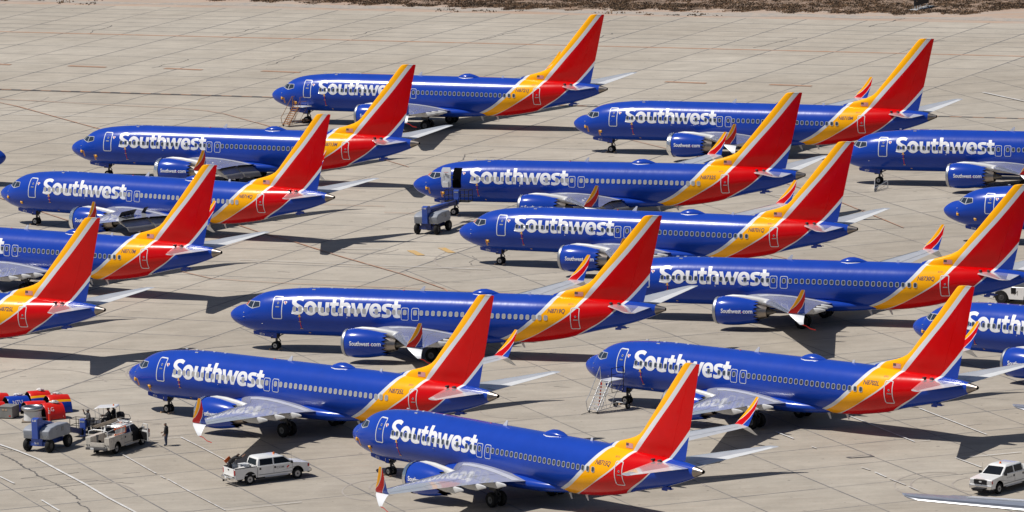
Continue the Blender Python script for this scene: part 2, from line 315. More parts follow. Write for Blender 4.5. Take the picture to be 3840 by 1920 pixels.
# outlines of the fuselage lettering in (x, z)
LET = {'S': [(7.52, 4.64), (7.43, 4.41), (7.22, 4.47), (7.02, 4.48), (6.85, 4.43), (6.82, 4.33), (6.92, 4.23), (7.19, 4.11), (7.43, 3.99), (7.54, 3.8), (7.52, 3.58), (7.38, 3.42), (7.13, 3.32), (6.89, 3.31), (6.64, 3.35), (6.45, 3.4), (6.53, 3.7), (6.74, 3.64), (6.99, 3.61), (7.13, 3.63), (7.19, 3.71), (7.13, 3.81), (6.97, 3.89), (6.71, 4.01), (6.52, 4.13), (6.44, 4.27), (6.44, 4.46), (6.56, 4.62), (6.83, 4.71), (7.19, 4.73)],
 'u': [(8.8, 4.39), (9.15, 4.39), (9.17, 3.8), (9.27, 3.63), (9.45, 3.6), (9.52, 3.68), (9.5, 4.39), (9.85, 4.39), (9.85, 3.38), (9.58, 3.32), (9.34, 3.3), (9.04, 3.36), (8.9, 3.49), (8.84, 3.71)],
 't': [(10.09, 4.63), (10.41, 4.64), (10.43, 4.4), (10.69, 4.39), (10.7, 4.14), (10.43, 4.14), (10.43, 3.84), (10.46, 3.65), (10.56, 3.59), (10.68, 3.61), (10.73, 3.36), (10.56, 3.31), (10.31, 3.31), (10.12, 3.41), (10.07, 3.66), (10.08, 4.13), (9.92, 4.15), (9.91, 4.39), (10.12, 4.39)],
 'h': [(10.78, 4.76), (11.11, 4.76), (11.14, 4.37), (11.3, 4.42), (11.49, 4.41), (11.69, 4.3), (11.79, 4.1), (11.81, 3.33), (11.48, 3.33), (11.46, 4.0), (11.4, 4.12), (11.25, 4.13), (11.13, 4.1), (11.12, 3.33), (10.79, 3.34), (10.8, 4.28)],
 'w': [(11.8, 4.39), (12.13, 4.39), (12.3, 3.9), (12.35, 3.86), (12.52, 4.39), (12.81, 4.39), (12.98, 3.92), (13.03, 3.88), (13.2, 4.39), (13.57, 4.39), (13.19, 3.33), (12.87, 3.33), (12.69, 3.84), (12.64, 3.91), (12.46, 3.33), (12.17, 3.33)],
 'e': [(14.57, 3.77), (13.84, 3.77), (13.92, 3.62), (14.12, 3.58), (14.31, 3.61), (14.48, 3.66), (14.53, 3.39), (14.31, 3.33), (14.01, 3.3), (13.73, 3.39), (13.56, 3.61), (13.5, 3.89), (13.56, 4.17), (13.74, 4.36), (14.02, 4.42), (14.33, 4.36), (14.53, 4.18), (14.58, 3.96)],
 'e_h': [(13.85, 4.01), (13.93, 4.14), (14.07, 4.19), (14.17, 4.14), (14.24, 4.02)],
 's': [(15.46, 4.4), (15.43, 4.16), (15.18, 4.19), (14.99, 4.18), (14.98, 4.1), (15.11, 4.02), (15.36, 3.92), (15.51, 3.75), (15.48, 3.53), (15.3, 3.37), (15.03, 3.3), (14.84, 3.3), (14.64, 3.35), (14.67, 3.61), (14.89, 3.57), (15.11, 3.59), (15.13, 3.66), (15.01, 3.74), (14.79, 3.84), (14.65, 3.99), (14.63, 4.18), (14.74, 4.35), (14.99, 4.42), (15.23, 4.43)],
 't2': [(15.66, 4.63), (15.98, 4.63), (16.01, 4.4), (16.28, 4.39), (16.3, 4.13), (16.02, 4.13), (16.01, 3.83), (16.05, 3.64), (16.13, 3.59), (16.27, 3.6), (16.31, 3.35), (16.13, 3.31), (15.88, 3.32), (15.69, 3.43), (15.66, 3.65), (15.66, 4.12), (15.49, 4.14), (15.49, 4.38), (15.69, 4.39)],
 'o': [(8.77, 3.89), (8.73, 4.04), (8.66, 4.17), (8.54, 4.28), (8.41, 4.36), (8.25, 4.41), (8.1, 4.42), (7.95, 4.4), (7.82, 4.34), (7.72, 4.25), (7.64, 4.14), (7.6, 4.0), (7.59, 3.86), (7.62, 3.71), (7.69, 3.57), (7.78, 3.46), (7.9, 3.37), (8.04, 3.31), (8.19, 3.3), (8.34, 3.32), (8.49, 3.39), (8.61, 3.48), (8.7, 3.61), (8.76, 3.75)],
 'o_h': [(8.39, 3.87), (8.37, 3.96), (8.32, 4.04), (8.25, 4.09), (8.17, 4.12), (8.1, 4.12), (8.03, 4.09), (7.97, 4.03), (7.94, 3.95), (7.94, 3.85), (7.96, 3.76), (8.0, 3.68), (8.06, 3.62), (8.14, 3.59), (8.21, 3.6), (8.29, 3.63), (8.35, 3.69), (8.38, 3.78)]}

# ================================================================ ground
def sheet(name, pts, z, mat):
    me = bpy.data.meshes.new(name); me.from_pydata([(x, y, z) for x, y in pts], [], [tuple(range(len(pts)))]); me.materials.append(mat)
    o = bpy.data.objects.new(name, me); C.objects.link(o); return struct(o)
def N(nt, t, **k):
    n = nt.nodes.new(t)
    for a, b in k.items(): setattr(n, a, b)
    return n
def noise(nt, vec, scale, detail=3, rough=.5):
    n = N(nt, 'ShaderNodeTexNoise'); n.inputs['Scale'].default_value = scale; n.inputs['Detail'].default_value = detail; n.inputs['Roughness'].default_value = rough
    nt.links.new(vec, n.inputs['Vector']); return n.outputs[0]
def maprange(nt, v, a, b, c, d):
    n = N(nt, 'ShaderNodeMapRange'); nt.links.new(v, n.inputs[0])
    for i, q in enumerate((a, b, c, d)): n.inputs[i+1].default_value = q
    return n.outputs[0]
def mixc(nt, f, a, b):
    n = N(nt, 'ShaderNodeMix', data_type='RGBA')
    if isinstance(f, float): n.inputs['Factor'].default_value = f
    else: nt.links.new(f, n.inputs['Factor'])
    for s, q in (('A', a), ('B', b)):
        if isinstance(q, tuple): n.inputs[s].default_value = (*q, 1)
        else: nt.links.new(q, n.inputs[s])
    return n.outputs['Result']
def math_(nt, op, a, b=None):
    n = N(nt, 'ShaderNodeMath', operation=op)
    for i, q in enumerate((a, b)):
        if q is None: continue
        if isinstance(q, (int, float)): n.inputs[i].default_value = q
        else: nt.links.new(q, n.inputs[i])
    return n.outputs[0]
def slab_value(nt, P, ang, o1, o2, s1, s2):
    mp = N(nt, 'ShaderNodeVectorRotate', rotation_type='Z_AXIS'); mp.inputs['Angle'].default_value = -ang; nt.links.new(P, mp.inputs['Vector'])
    sp = N(nt, 'ShaderNodeSeparateXYZ'); nt.links.new(mp.outputs[0], sp.inputs[0])
    a = math_(nt, 'FLOOR', math_(nt, 'DIVIDE', math_(nt, 'SUBTRACT', sp.outputs[0], o1), s1)); b = math_(nt, 'FLOOR', math_(nt, 'DIVIDE', math_(nt, 'SUBTRACT', sp.outputs[1], o2), s2))
    cb = N(nt, 'ShaderNodeCombineXYZ'); nt.links.new(a, cb.inputs[0]); nt.links.new(b, cb.inputs[1])
    wn = N(nt, 'ShaderNodeTexWhiteNoise'); nt.links.new(cb.outputs[0], wn.inputs['Vector']); return wn.outputs['Value']
def concrete():
    m, nt, b = newmat('concrete'); tc = N(nt, 'ShaderNodeTexCoord'); P = tc.outputs['Object']
    n1 = noise(nt, P, .035, 5); n2 = noise(nt, P, .35, 6, .65); n3 = noise(nt, P, 3.5, 5, .7)
    mp = N(nt, 'ShaderNodeMapping'); mp.inputs['Scale'].default_value = (.12, .9, 1); mp.inputs['Rotation'].default_value = (0, 0, radians(20)); nt.links.new(P, mp.inputs[0])
    n4 = noise(nt, mp.outputs[0], 1.0, 6, .6)
    col = mixc(nt, maprange(nt, n1, .38, .62, 0, 1), (.385, .342, .286), (.428, .387, .330))
    # slab to slab difference, two joint grids either side of the diagonal joint
    sp = N(nt, 'ShaderNodeSeparateXYZ'); nt.links.new(P, sp.inputs[0])
    side_ = math_(nt, 'GREATER_THAN', math_(nt, 'ADD', math_(nt, 'MULTIPLY', sp.outputs[0], -.9018), math_(nt, 'MULTIPLY', sp.outputs[1], .4321)), 261.3)
    va = slab_value(nt, P, radians(64.4), 612.4, 261.3, 7.53, 7.62)
    vb = slab_value(nt, P, radians(20), 145.3, 453.0, 7.62, 7.62)
    v = N(nt, 'ShaderNodeMix', data_type='FLOAT'); nt.links.new(side_, v.inputs['Factor']); nt.links.new(vb, v.inputs['A']); nt.links.new(va, v.inputs['B'])
    fac = math_(nt, 'MULTIPLY', maprange(nt, v.outputs['Result'], 0, 1, .955, 1.035), maprange(nt, side_, 0, 1, .94, 1.01))
    fac = math_(nt, 'MULTIPLY', fac, maprange(nt, n2, .3, .7, .875, 1.075)); fac = math_(nt, 'MULTIPLY', fac, maprange(nt, n3, .25, .75, .93, 1.06)); fac = math_(nt, 'MULTIPLY', fac, maprange(nt, n4, .3, .7, .90, 1.06))
    # reddish rubber and rust staining
    n5 = noise(nt, mp.outputs[0], 2.3, 7, .7); col = mixc(nt, maprange(nt, n5, .56, .74, 0, .42), col, (.30, .22, .165))
    # oil drips
    n6 = noise(nt, P, 1.7, 3, .4); col = mixc(nt, maprange(nt, n6, .70, .77, 0, .6), col, (.12, .11, .105))
    vm = N(nt, 'ShaderNodeVectorMath', operation='SCALE'); nt.links.new(col, vm.inputs[0]); nt.links.new(fac, vm.inputs['Scale'])
    nt.links.new(vm.outputs[0], b.inputs['Base Color']); b.inputs['Roughness'].default_value = .88; b.inputs['Specular IOR Level'].default_value = .25
    return m
def dirt():
    m, nt, b = newmat('dirt'); tc = N(nt, 'ShaderNodeTexCoord'); P = tc.outputs['Object']
    n1 = noise(nt, P, .09, 5, .6); n2 = noise(nt, P, .9, 6, .7)
    mp = N(nt, 'ShaderNodeMapping'); mp.inputs['Rotation'].default_value = (0, 0, radians(-154)); mp.inputs['Scale'].default_value = (.15, 1, 1); nt.links.new(P, mp.inputs[0]); n3 = noise(nt, mp.outputs[0], .5, 5, .6)
    col = mixc(nt, maprange(nt, n1, .35, .65, 0, 1), (.37, .255, .185), (.44, .34, .27)); col = mixc(nt, maprange(nt, n3, .45, .65, 0, .8), col, (.36, .32, .28))
    col = mixc(nt, maprange(nt, n2, .60, .72, 0, .5), col, (.16, .11, .075))
    nt.links.new(col, b.inputs['Base Color']); b.inputs['Roughness'].default_value = .95; return m
def faded(name, col, base=(.40, .36, .315), lo=.42, hi=.6, scale=1.6, keep=.15):
    m, nt, b = newmat(name); tc = N(nt, 'ShaderNodeTexCoord'); n = noise(nt, tc.outputs['Object'], scale, 6, .7)
    c = mixc(nt, maprange(nt, n, lo, hi, keep, 1), base, col); nt.links.new(c, b.inputs['Base Color']); b.inputs['Roughness'].default_value = .85; return m
GM = dict(con=concrete(), dirt=dirt(), joint=faded('joint_sealant', (.11, .11, .118), lo=.30, hi=.60, scale=.25, keep=.42), crack=faded('crack_filler', (.04, .04, .045), keep=.6), white=faded('worn_white_paint', (.62, .62, .63), scale=.8, keep=.15, hi=.68),
          whites=faded('solid_white_paint', (.64, .64, .64), scale=.9, keep=.5), orange=faded('worn_orange_paint', (.42, .21, .12), scale=.7, keep=.55), brown=faded('brown_patch', (.36, .20, .125), keep=.8), dark=faded('dark_dash', (.07, .065, .075), keep=.85),
          yel=faded('worn_yellow_paint', (.55, .33, .08), keep=.5), tyre=faded('rubber_mark', (.285, .25, .22), scale=.5, keep=.1, lo=.38, hi=.62), edge=faded('verge_gravel', (.30, .28, .255), base=(.42, .35, .29), scale=.9))
sheet('ground', [(-900, 300), (900, 300), (900, 3500), (-900, 3500)], -.03, GM['dirt'])
e0 = Vector((-62.2, 812.1)); ed = (Vector((59.8, 755.1))-e0).normalized(); eL, eR = e0-ed*500, e0+ed*700
sheet('apron', [(eL.x, 250), (eR.x, 250), tuple(eR), tuple(eL)], 0, GM['con'])
en = Vector((-ed.y, ed.x))
def strip(mb, pts, wd, m=0, z=.004, jit=0):
    pts = [Vector(p) for p in pts]; L = []
    for i, p in enumerate(pts):
        a = pts[max(0, i-1)]; b = pts[min(len(pts)-1, i+1)]; d = (b-a).normalized(); n = Vector((-d.y, d.x))*wd/2*(1+random.uniform(-jit, jit)); L.append((p+n, p-n))
    for (a, b), (c, d) in zip(L[:-1], L[1:]): mb.add([(a.x, a.y, z), (b.x, b.y, z), (d.x, d.y, z), (c.x, c.y, z)], [(0, 1, 2, 3)], m)
for k, (d0, w0, nm) in enumerate(((3.6, 2.6, 'gravel_shoulder'),)):
    a = e0-ed*90+en*d0; b = e0+ed*200+en*d0; mb = MB(); strip(mb, [a+(b-a)*i/40+en*random.uniform(-.8, .8) for i in range(41)], w0, 0, -.02, .4); struct(mb.build(nm, GM['edge'], None, 0))
nD = Vector((-.9018, .4321)); OD = 261.3
def clip(p, d, cons, t0=-3000, t1=3000):
    for n, o, sgn in cons:   # keep sgn*(n.X - o) >= 0
        a = sgn*(n.dot(p)-o); b = sgn*n.dot(d)
        if abs(b) < 1e-9:
            if a < 0: return None
            continue
        t = -a/b
        if b > 0: t0 = max(t0, t)
        else: t1 = min(t1, t)
    return (p+d*t0, p+d*t1) if t1 > t0 else None
nE = Vector((ed.y, -ed.x)) if Vector((ed.y, -ed.x)).dot(Vector((0, 0))-e0) > 0 else Vector((-ed.y, ed.x)); oE = nE.dot(e0)
J = MB(); far_c = (nE, oE, 1); box_c = [(Vector((0, 1)), 440, 1), (Vector((1, 0)), -110, 1), (Vector((1, 0)), 110, -1)]
def dvec(a): return Vector((cos(radians(a)), sin(radians(a))))
JZ = [.004]
def jl(seg, wd):
    if not seg: return
    a, b = seg; n = max(2, int((b-a).length/25)); strip(J, [a+(b-a)*i/n for i in range(n+1)], wd, 0, JZ[0], .25)
nR = Vector((.4384, .8988))
rows = [612.4+7.53*k for k in range(-18, 12)]+[683.9, 691.9, 699.6]
for o in rows: jl(clip(nR*o, dvec(154), [(nD, OD, 1), far_c]+box_c), .18)
JZ[0] = .008
for k in range(1, 26): o = OD+7.62*k; jl(clip(nD*o, dvec(64.4), [far_c]+box_c), .16)
jl(clip(nD*OD, dvec(64.4), [far_c]+box_c), .17)
n110 = Vector((-.9397, -.3420)); n20 = Vector((-.3420, .9397))
for k in range(-22, 12): jl(clip(n110*(-145.3+7.62*k), dvec(110), [(nD, OD, -1), far_c]+box_c), .10)
JZ[0] = .004
for k in range(-3, 40): jl(clip(n20*(430+7.62*k), dvec(20), [(nD, OD, -1), far_c]+box_c), .14)
struct(J.build('pavement_joints', GM['joint'], None, 0))
K = MB()
def crack(P, wd=.14):
    Q = []
    for (a, b) in zip(P[:-1], P[1:]):
        a = Vector(a); b = Vector(b); n = max(1, int((b-a).length/.35))
        for i in range(n): Q.append(a+(b-a)*i/n+Vector((random.uniform(-.07, .07), random.uniform(-.07, .07))))
    Q.append(Vector(P[-1])); strip(K, Q, wd, 0, .012, .5)
crack([(-39.8, 499.4), (-38.3, 495.8), (-37.9, 494.5), (-37.4, 492.9), (-36.6, 491.2), (-36.3, 489.7), (-35.5, 487.9), (-34.7, 486.1), (-34, 483.9), (-33.4, 482.3), (-33, 481.1), (-32.9, 480.7), (-32.7, 480.3), (-32.7, 479.8), (-32.5, 479.5), (-32.4, 479)], .15)
crack([(-32.6, 478.5), (-32.4, 477.3), (-32, 476.5), (-31.7, 475.9), (-31.5, 474.5), (-30.9, 473)], .15)
crack([(-37.5, 488.6), (-33.2, 490.3)], .09); crack([(-36.9, 483.2), (-33, 485.1), (-29.6, 485.6)], .09); crack([(-40.2, 502.2), (-39.0, 500.6)], .1)
for x, y in ((-49, 777), (-33, 770.5), (-18, 765), (-3, 757), (10, 752), (28, 741), (42, 757), (-40, 741), (45, 735), (-27, 740)):
    P = [Vector((x, y))]
    for i in range(6): P.append(P[-1]+dvec(64)*random.uniform(1, 1.9)+dvec(154)*random.uniform(-.7, .7))
    crack([tuple(p) for p in P], .13)
crack([(9.5, 616), (10.5, 619.5), (10.4, 622), (12.5, 626)], .1); crack([(-6, 652), (-4.6, 656), (-4.4, 660), (-1.5, 663)], .12); crack([(-3.6, 586.5), (-3.9, 588.5), (-3.2, 590), (-3.6, 592)], .08)
struct(K.build('pavement_cracks', GM['crack'], None, 0))
W_ = MB()
PZ = [.020]
def pl(P, wd, m):
    PZ[0] += .0003; strip(W_, [Vector(p) for p in P], wd, m, PZ[0], .1)
cL, cR = clip(nR*676.4, dvec(154), [(nD, OD, 1)]+box_c); pl([cL, (cL+cR)/2, cR], .55, 1)
cL, cR = clip(nR*627.9, dvec(154), box_c); Ld = (cR-cL); n = int(Ld.length/1.25)
for i in range(n):
    a = cL+Ld*i/n; b = cL+Ld*(i+1)/n; pl([a, b], .42, 3 if i % 2 else 2)
pl([(-54.4, 704.2), (-39, 697.1), (-25.4, 690.5), (-10, 683.5)], .14, 0)
pl([(-24.8, 594.2), (-10.1, 587), (-2, 583.2)], .14, 0); pl([(-15.6, 598.6), (-11.5, 597.4)], .2, 0)
def poly(P, m, z=.036): W_.add([(x, y, z) for x, y in P], [tuple(range(len(P)))], m)
for c0 in ((-49.4, 746),):
    for k in range(9 if c0[0] < -45 else 1):
        x = c0[0]+11.15*(k-1); y = c0[1]-5.45*(k-1); poly([(x, y), (x+4.3, y-2.6), (x+4.0, y-3.3), (x-.4, y-.7)], 2)
pl([(-62, 727), (-55.2, 714.2), (-53.1, 710.6), (-42.9, 689.2), (-34, 665), (-27, 640)], .16, 1)
pl([(-27.5, 620), (-25.6, 615.8), (-23.7, 611.3), (-20, 603.9), (-15.6, 594.1), (-10, 582.7), (-6, 573), (-4, 560)], .17, 1)
pl([(-55.4, 717.3), (-44.8, 710.1), (-35, 704), (-32.1, 701.1), (-30.3, 698.5), (-25.3, 687.5), (-18, 671), (-10, 652)], .15, 1)
pl([(-29.8, 588.3), (-27, 583.7), (-24, 581.5), (-19.9, 579.2), (-14, 576.4), (-8, 573.5), (0, 569)], .14, 1)
pl([(-12, 621), (-8, 619), (0, 616)], .13, 1); pl([(10, 672), (20, 650), (30, 622), (36, 600)], .14, 1); pl([(-46, 642), (-30, 633), (-12, 625)], .13, 1)
pl([(-60, 665), (-50, 640), (-40, 618)], .14, 1); pl([(16, 600), (26, 581), (38, 561)], .13, 1)
pl([(-41.5, 506), (-40, 502.9), (-38.4, 499.9), (-36.7, 496.3), (-34.7, 491), (-32.5, 485.3), (-30.4, 479.3), (-28.2, 473.6), (-26, 467)], .2, 4)
pl([(-39.1, 489.4), (-37.8, 486.3)], .16, 4); pl([(-35.3, 479.3), (-33.7, 474.8)], .16, 4)
pl([(-30.4, 497.3), (-27.3, 488.5)], .13, 0); pl([(-26.9, 487.4), (-26.5, 486.3)], .13, 0); pl([(-26.3, 486), (-24.3, 480.3), (-21.5, 472.8), (-16, 475)], .13, 0)
pl([(-28.4, 502.7), (-26.1, 503.6), (-24, 498), (-22, 492.4)], .13, 0)
pl([(19.7, 497.2), (20.9, 494)], .15, 4); pl([(22.1, 490.5), (22.4, 489.6)], .13, 0); pl([(25.6, 503.2), (29.9, 491), (31.1, 491.4)], .14, 4); pl([(31.2, 505.4), (31.8, 503.6), (35.5, 493)], .13, 4)
pl([(37.5, 485.2), (34.8, 484.3), (32.5, 483.8), (34.1, 479.6)], .14, 4); pl([(25.3, 481.3), (25.9, 480)], .12, 0); pl([(26.2, 479.1), (26.9, 477)], .13, 4); pl([(27.1, 476.3), (28.1, 473.7)], .12, 0); pl([(28.3, 473), (28.9, 471.3)], .12, 0)
pl([(15.5, 627.5), (33.5, 621)], .13, 0); pl([(50.5, 694.5), (56, 682), (60, 672)], .4, 0)
for x, y in ((-9.6, 596.5), (-6.8, 597.5)): poly([(x, y), (x+1.0, y-3.2), (x+1.7, y-3.2), (x+.7, y)], 5)
poly([(24.4, 485.8), (24.7, 485.3), (26.6, 485.6), (26.3, 486.5)], 3); W_.add([(24.7, 485.75, .040), (24.9, 485.5, .040), (26.3, 485.8, .040), (26.1, 486.25, .040)], [(0, 1, 2, 3)], 6)
struct(W_.build('painted_markings', [GM['white'], GM['orange'], GM['brown'], GM['dark'], GM['whites'], GM['yel'], GM['con']], None, 0))
T_ = MB(); _tz = [.014]
def TZ(): _tz[0] += .00003; return _tz[0]
for (x, y, r, a0, a1) in ((30.5, 473.5, 3.2, 60, 250), (31.2, 473.5, 2.7, 60, 250), (33.2, 473.2, 1.7, 70, 250), (34, 473.2, 1.2, 70, 250), (-5, 509, 4, 90, 270), (-2, 510, 3.4, 90, 260), (0, 512, 3, 90, 270), (-10.5, 479, 2.6, 60, 260), (-9, 480, 2.1, 70, 260),
                          (-28, 535, 4, 90, 260), (-24, 540, 4, 80, 260), (-40, 527, 7, 20, 110), (-33, 522, 6, 20, 120), (-20, 636, 4, 80, 270), (-18, 637, 3.3, 80, 270), (-14, 641, 3, 100, 270), (25, 640, 5, 60, 240), (-44, 541, 3, 200, 330), (-13, 600, 3, 200, 330), (-57, 720, 7, 230, 350),
                          (18, 480, 5, 100, 210), (15, 499, 3, 100, 230), (-2, 590, 5, 110, 250), (-6.5, 571, 4, 60, 200), (22, 600, 6, 50, 160), (40, 560, 5, 90, 250), (-34, 478, 6, 10, 90)):
    n = 26; strip(T_, [(x+r*cos(radians(a0+(a1-a0)*i/n)), y+1.6*r*sin(radians(a0+(a1-a0)*i/n))) for i in range(n+1)], .16, 0, TZ(), .3)
for _ in range(150):
    x = random.uniform(-50, 45); y = random.uniform(470, 700); a = random.choice((154, 150, 20, 26, 15, 158)); L = random.uniform(.4, 2.4)
    p = Vector((x, y)); strip(T_, [p, p+dvec(a)*L*.5+Vector((0, random.uniform(-.1, .1))), p+dvec(a)*L], random.uniform(.06, .2), 0, TZ(), .4)
struct(T_.build('tyre_marks', GM['tyre'], None, 0))
# dry scrub beyond the apron: uncountable low clumps of leaf-sized blades
S_ = MB(); rs = random.Random(11)
def tuft(p, r, h, m):
    for _ in range(rs.randint(9, 16)):
        a = rs.uniform(0, 2*PI); q = rs.uniform(0, r); x, y = p.x+q*cos(a), p.y+q*sin(a); b = rs.uniform(0, 2*PI); l = rs.uniform(.4, 1)*h; s = rs.uniform(.05, .14)
        S_.add([(x-s*cos(b), y-s*sin(b), 0), (x+s*cos(b), y+s*sin(b), 0), (x+rs.uniform(-.2, .2)*h, y+rs.uniform(-.2, .2)*h, l)], [(0, 1, 2)], m)
def scrub_edge(t):
    K_ = [(-60, 22), (5, 16), (20, 9), (29, 8), (50, 6.5), (69, 4.8), (94, 7.2), (118, 7.2), (125, 9), (129, 14), (133, 30), (136, 70), (230, 74)]
    for (a, b), (c, d) in zip(K_[:-1], K_[1:]):
        if a <= t <= c: return b+(d-b)*(t-a)/(c-a)
    return 26
def wob(t): return 1.3*sin(t*.9)+.8*sin(t*2.3+1)+.5*sin(t*5.1)
G_ = MB(); prev = None
for i in range(581):
    t = -60+i*.5; d0 = scrub_edge(t)+wob(t)*.8+rs.uniform(-.3, .3); p = e0+ed*t+en*d0; q = e0+ed*t+en*80
    if prev: G_.add([(prev[0].x, prev[0].y, -.015), (p.x, p.y, -.015), (q.x, q.y, -.015), (prev[1].x, prev[1].y, -.015)], [(0, 1, 2, 3)])
    prev = (p, q)
struct(G_.build('scrubland', faded('scrub_soil', (.125, .085, .057), base=(.36, .25, .18), lo=.38, hi=.60, scale=.55, keep=.12), None, 0))
for _ in range(15000):
    t = rs.uniform(10, 170); d = min(15, scrub_edge(t)) + wob(t)*.8+rs.random()**1.3*30 if t > 131 else scrub_edge(t)+wob(t)*.8+rs.random()**1.3*30
    if t > 131 and rs.random() < .97: continue
    if sin(t*.35+d*.5)+sin(t*.13-d*.9) < -.9 and rs.random() < .8: continue
    p = e0+ed*t+en*d; tuft(p, rs.uniform(.3, 1.1), rs.uniform(.06, .24), rs.choice((0, 0, 1, 1, 2, 2)))
for _ in range(420):
    t = rs.uniform(-30, 170); p = e0+ed*t+en*rs.choice((rs.uniform(1, 3), rs.uniform(8, 12), rs.uniform(3, 15)))
    if sin(t*.23)+sin(t*.071+2) > .3: tuft(p, rs.uniform(.4, 1.2), rs.uniform(.1, .25), rs.choice((0, 1, 2)))
o = S_.build('scrub', [paint('dry_scrub', (.17, .115, .07), .95, var=.3), paint('dark_scrub', (.11, .08, .057), .95, var=.3), paint('straw', (.27, .17, .10), .95, var=.3)], None, 0); o['kind'] = 'stuff'

# ================================================================ the airliner (nose at the origin, x aft, near side = -y)
def naca(u, t): return 5*t*(.2969*sqrt(max(u, 0))-.126*u-.3516*u*u+.2843*u**3-.1036*u**4)
US = [1, .97, .9, .8, .68, .55, .42, .3, .2, .12, .06, .025, .006, 0]
def foil_h(y, le, te, z, t, camber=.015, inc=0.):
    """closed ring of a wing section lying in the xz plane"""
    c = te-le; P = []
    for u in US: P.append((le+u*c, y, z+c*(naca(u, t)+camber*4*u*(1-u))-inc*u*c))
    for u in US[::-1][1:-1]: P.append((le+u*c, y, z+c*(-naca(u, t)*.8+camber*4*u*(1-u))-inc*u*c))
    return P
def foil_v(z, le, te, t, y0=0.):
    c = te-le; P = []
    for u in US: P.append((le+u*c, y0+c*naca(u, t), z))
    for u in US[::-1][1:-1]: P.append((le+u*c, y0-c*naca(u, t), z))
    return P
wing_z = lambda y: 2.12+(y-1.9)*.103+.0012*max(0, y-4)**2*0
def wing_le(y): return 13.2+(y-1.2)*1.02 if y < 4.6 else 16.67+(y-4.6)*.548
def wing_te(y): return 21.9 if y < 5.6 else 21.9+(y-5.6)*.27
def wing_mesh(s):
    b = MB(); ys = [1.2, 2.2, 3.2, 4.6, 5.6, 7.5, 9.5, 11.5, 13.5, 15.5, 16.7, 17.1]
    R = []
    for y in ys:
        r = foil_h(y, wing_le(y), wing_te(y), wing_z(y), .125-.035*(y/17), .012, .012)
        R.append([(p[0], s*y, p[2]) for p in r])
    return b.loft(R)
def winglet_meshes(s):
    up = MB(); lo = MB()
    U = [(17.12, 3.70, 23.5, 24.98), (17.24, 3.86, 23.6, 24.98), (17.34, 4.1, 23.78, 25.02), (17.5, 4.5, 24.13, 25.11), (17.66, 4.9, 24.42, 25.19), (17.8, 5.3, 24.7, 25.25), (17.92, 5.65, 24.92, 25.3), (17.96, 5.8, 25.02, 25.3)]
    R = []
    for y, z, le, te in U:
        r = foil_v(z, le, te, .07); R.append([(p[0], s*(y+p[1]), p[2]) for p in r])
    up.loft(R)
    L = [(17.12, 3.66, 23.55, 24.96), (17.34, 3.52, 23.75, 24.98), (17.66, 3.2, 24.3, 25.02), (17.92, 2.93, 24.78, 25.1)]
    R = []
    for y, z, le, te in L:
        r = foil_h(y, le, te, z, .08, 0); R.append([(p[0], s*y, p[2]) for p in r])
    lo.loft(R); return up, lo
FIN = [(5.0, 29.0, 37.2), (5.42, 29.3, 37.32), (5.62, 29.9, 37.37), (5.8, 30.6, 37.42), (6.0, 31.35, 37.47), (6.2, 31.95, 37.52), (6.45, 32.45, 37.58), (6.8, 32.86, 37.68), (7.2, 33.2, 37.78), (8.58, 34.41, 38.13), (10.55, 36.11, 38.62), (11.8, 37.2, 38.94), (12.02, 37.4, 39.0), (12.12, 37.58, 39.02), (12.15, 37.8, 39.0)]
def fin_t(z):
    return .36-.2*min(1, max(0, (z-6)/6)) if z > 6 else .36   # maximum half thickness
fin_le = pchip([f[0] for f in FIN], [f[1] for f in FIN]); fin_te = pchip([f[0] for f in FIN], [f[2] for f in FIN])
def fin_half(x, z):
    le, te = fin_le(z), fin_te(z); u = (x-le)/(te-le); c = te-le
    return naca(max(0, min(1, u)), 1)*fin_t(z)*2*.95
def fin_ring(z, ua, ub):
    le, te = fin_le(z), fin_te(z); n = 15; c = te-le; P = []
    for i in range(n+1):
        u = ua+(ub-ua)*(i/n)**(1.5 if ua == 0 else 1); P.append((le+u*c, -fin_half(le+u*c, z), z))
    for i in range(n, -1, -1):
        u = ua+(ub-ua)*(i/n)**(1.5 if ua == 0 else 1)
        if (ua == 0 and i == 0): continue
        P.append((le+u*c, fin_half(le+u*c, z), z))
    return P
WINX = [6.71+.508*i for i in range(13)]+[14.16, 15.21, 15.72, 16.2, 16.71, 17.64]+[18.2+.5255*i for i in range(22)]
WINX[7:13] = [10.30, 10.84, 11.40, 12.0, 12.52, 13.04]
STATIC = {}
def data_of(name, fn):
    """build a mesh once, reuse its data"""
    if name not in STATIC:
        o = fn(); STATIC[name] = o.data; bpy.data.objects.remove(o)
    return STATIC[name]
def put(name, data, parent, loc=(0, 0, 0), rot=(0, 0, 0)):
    o = bpy.data.objects.new(name, data); C.objects.link(o); o.parent = parent; o.location = loc; o.rotation_euler = rot
    return o
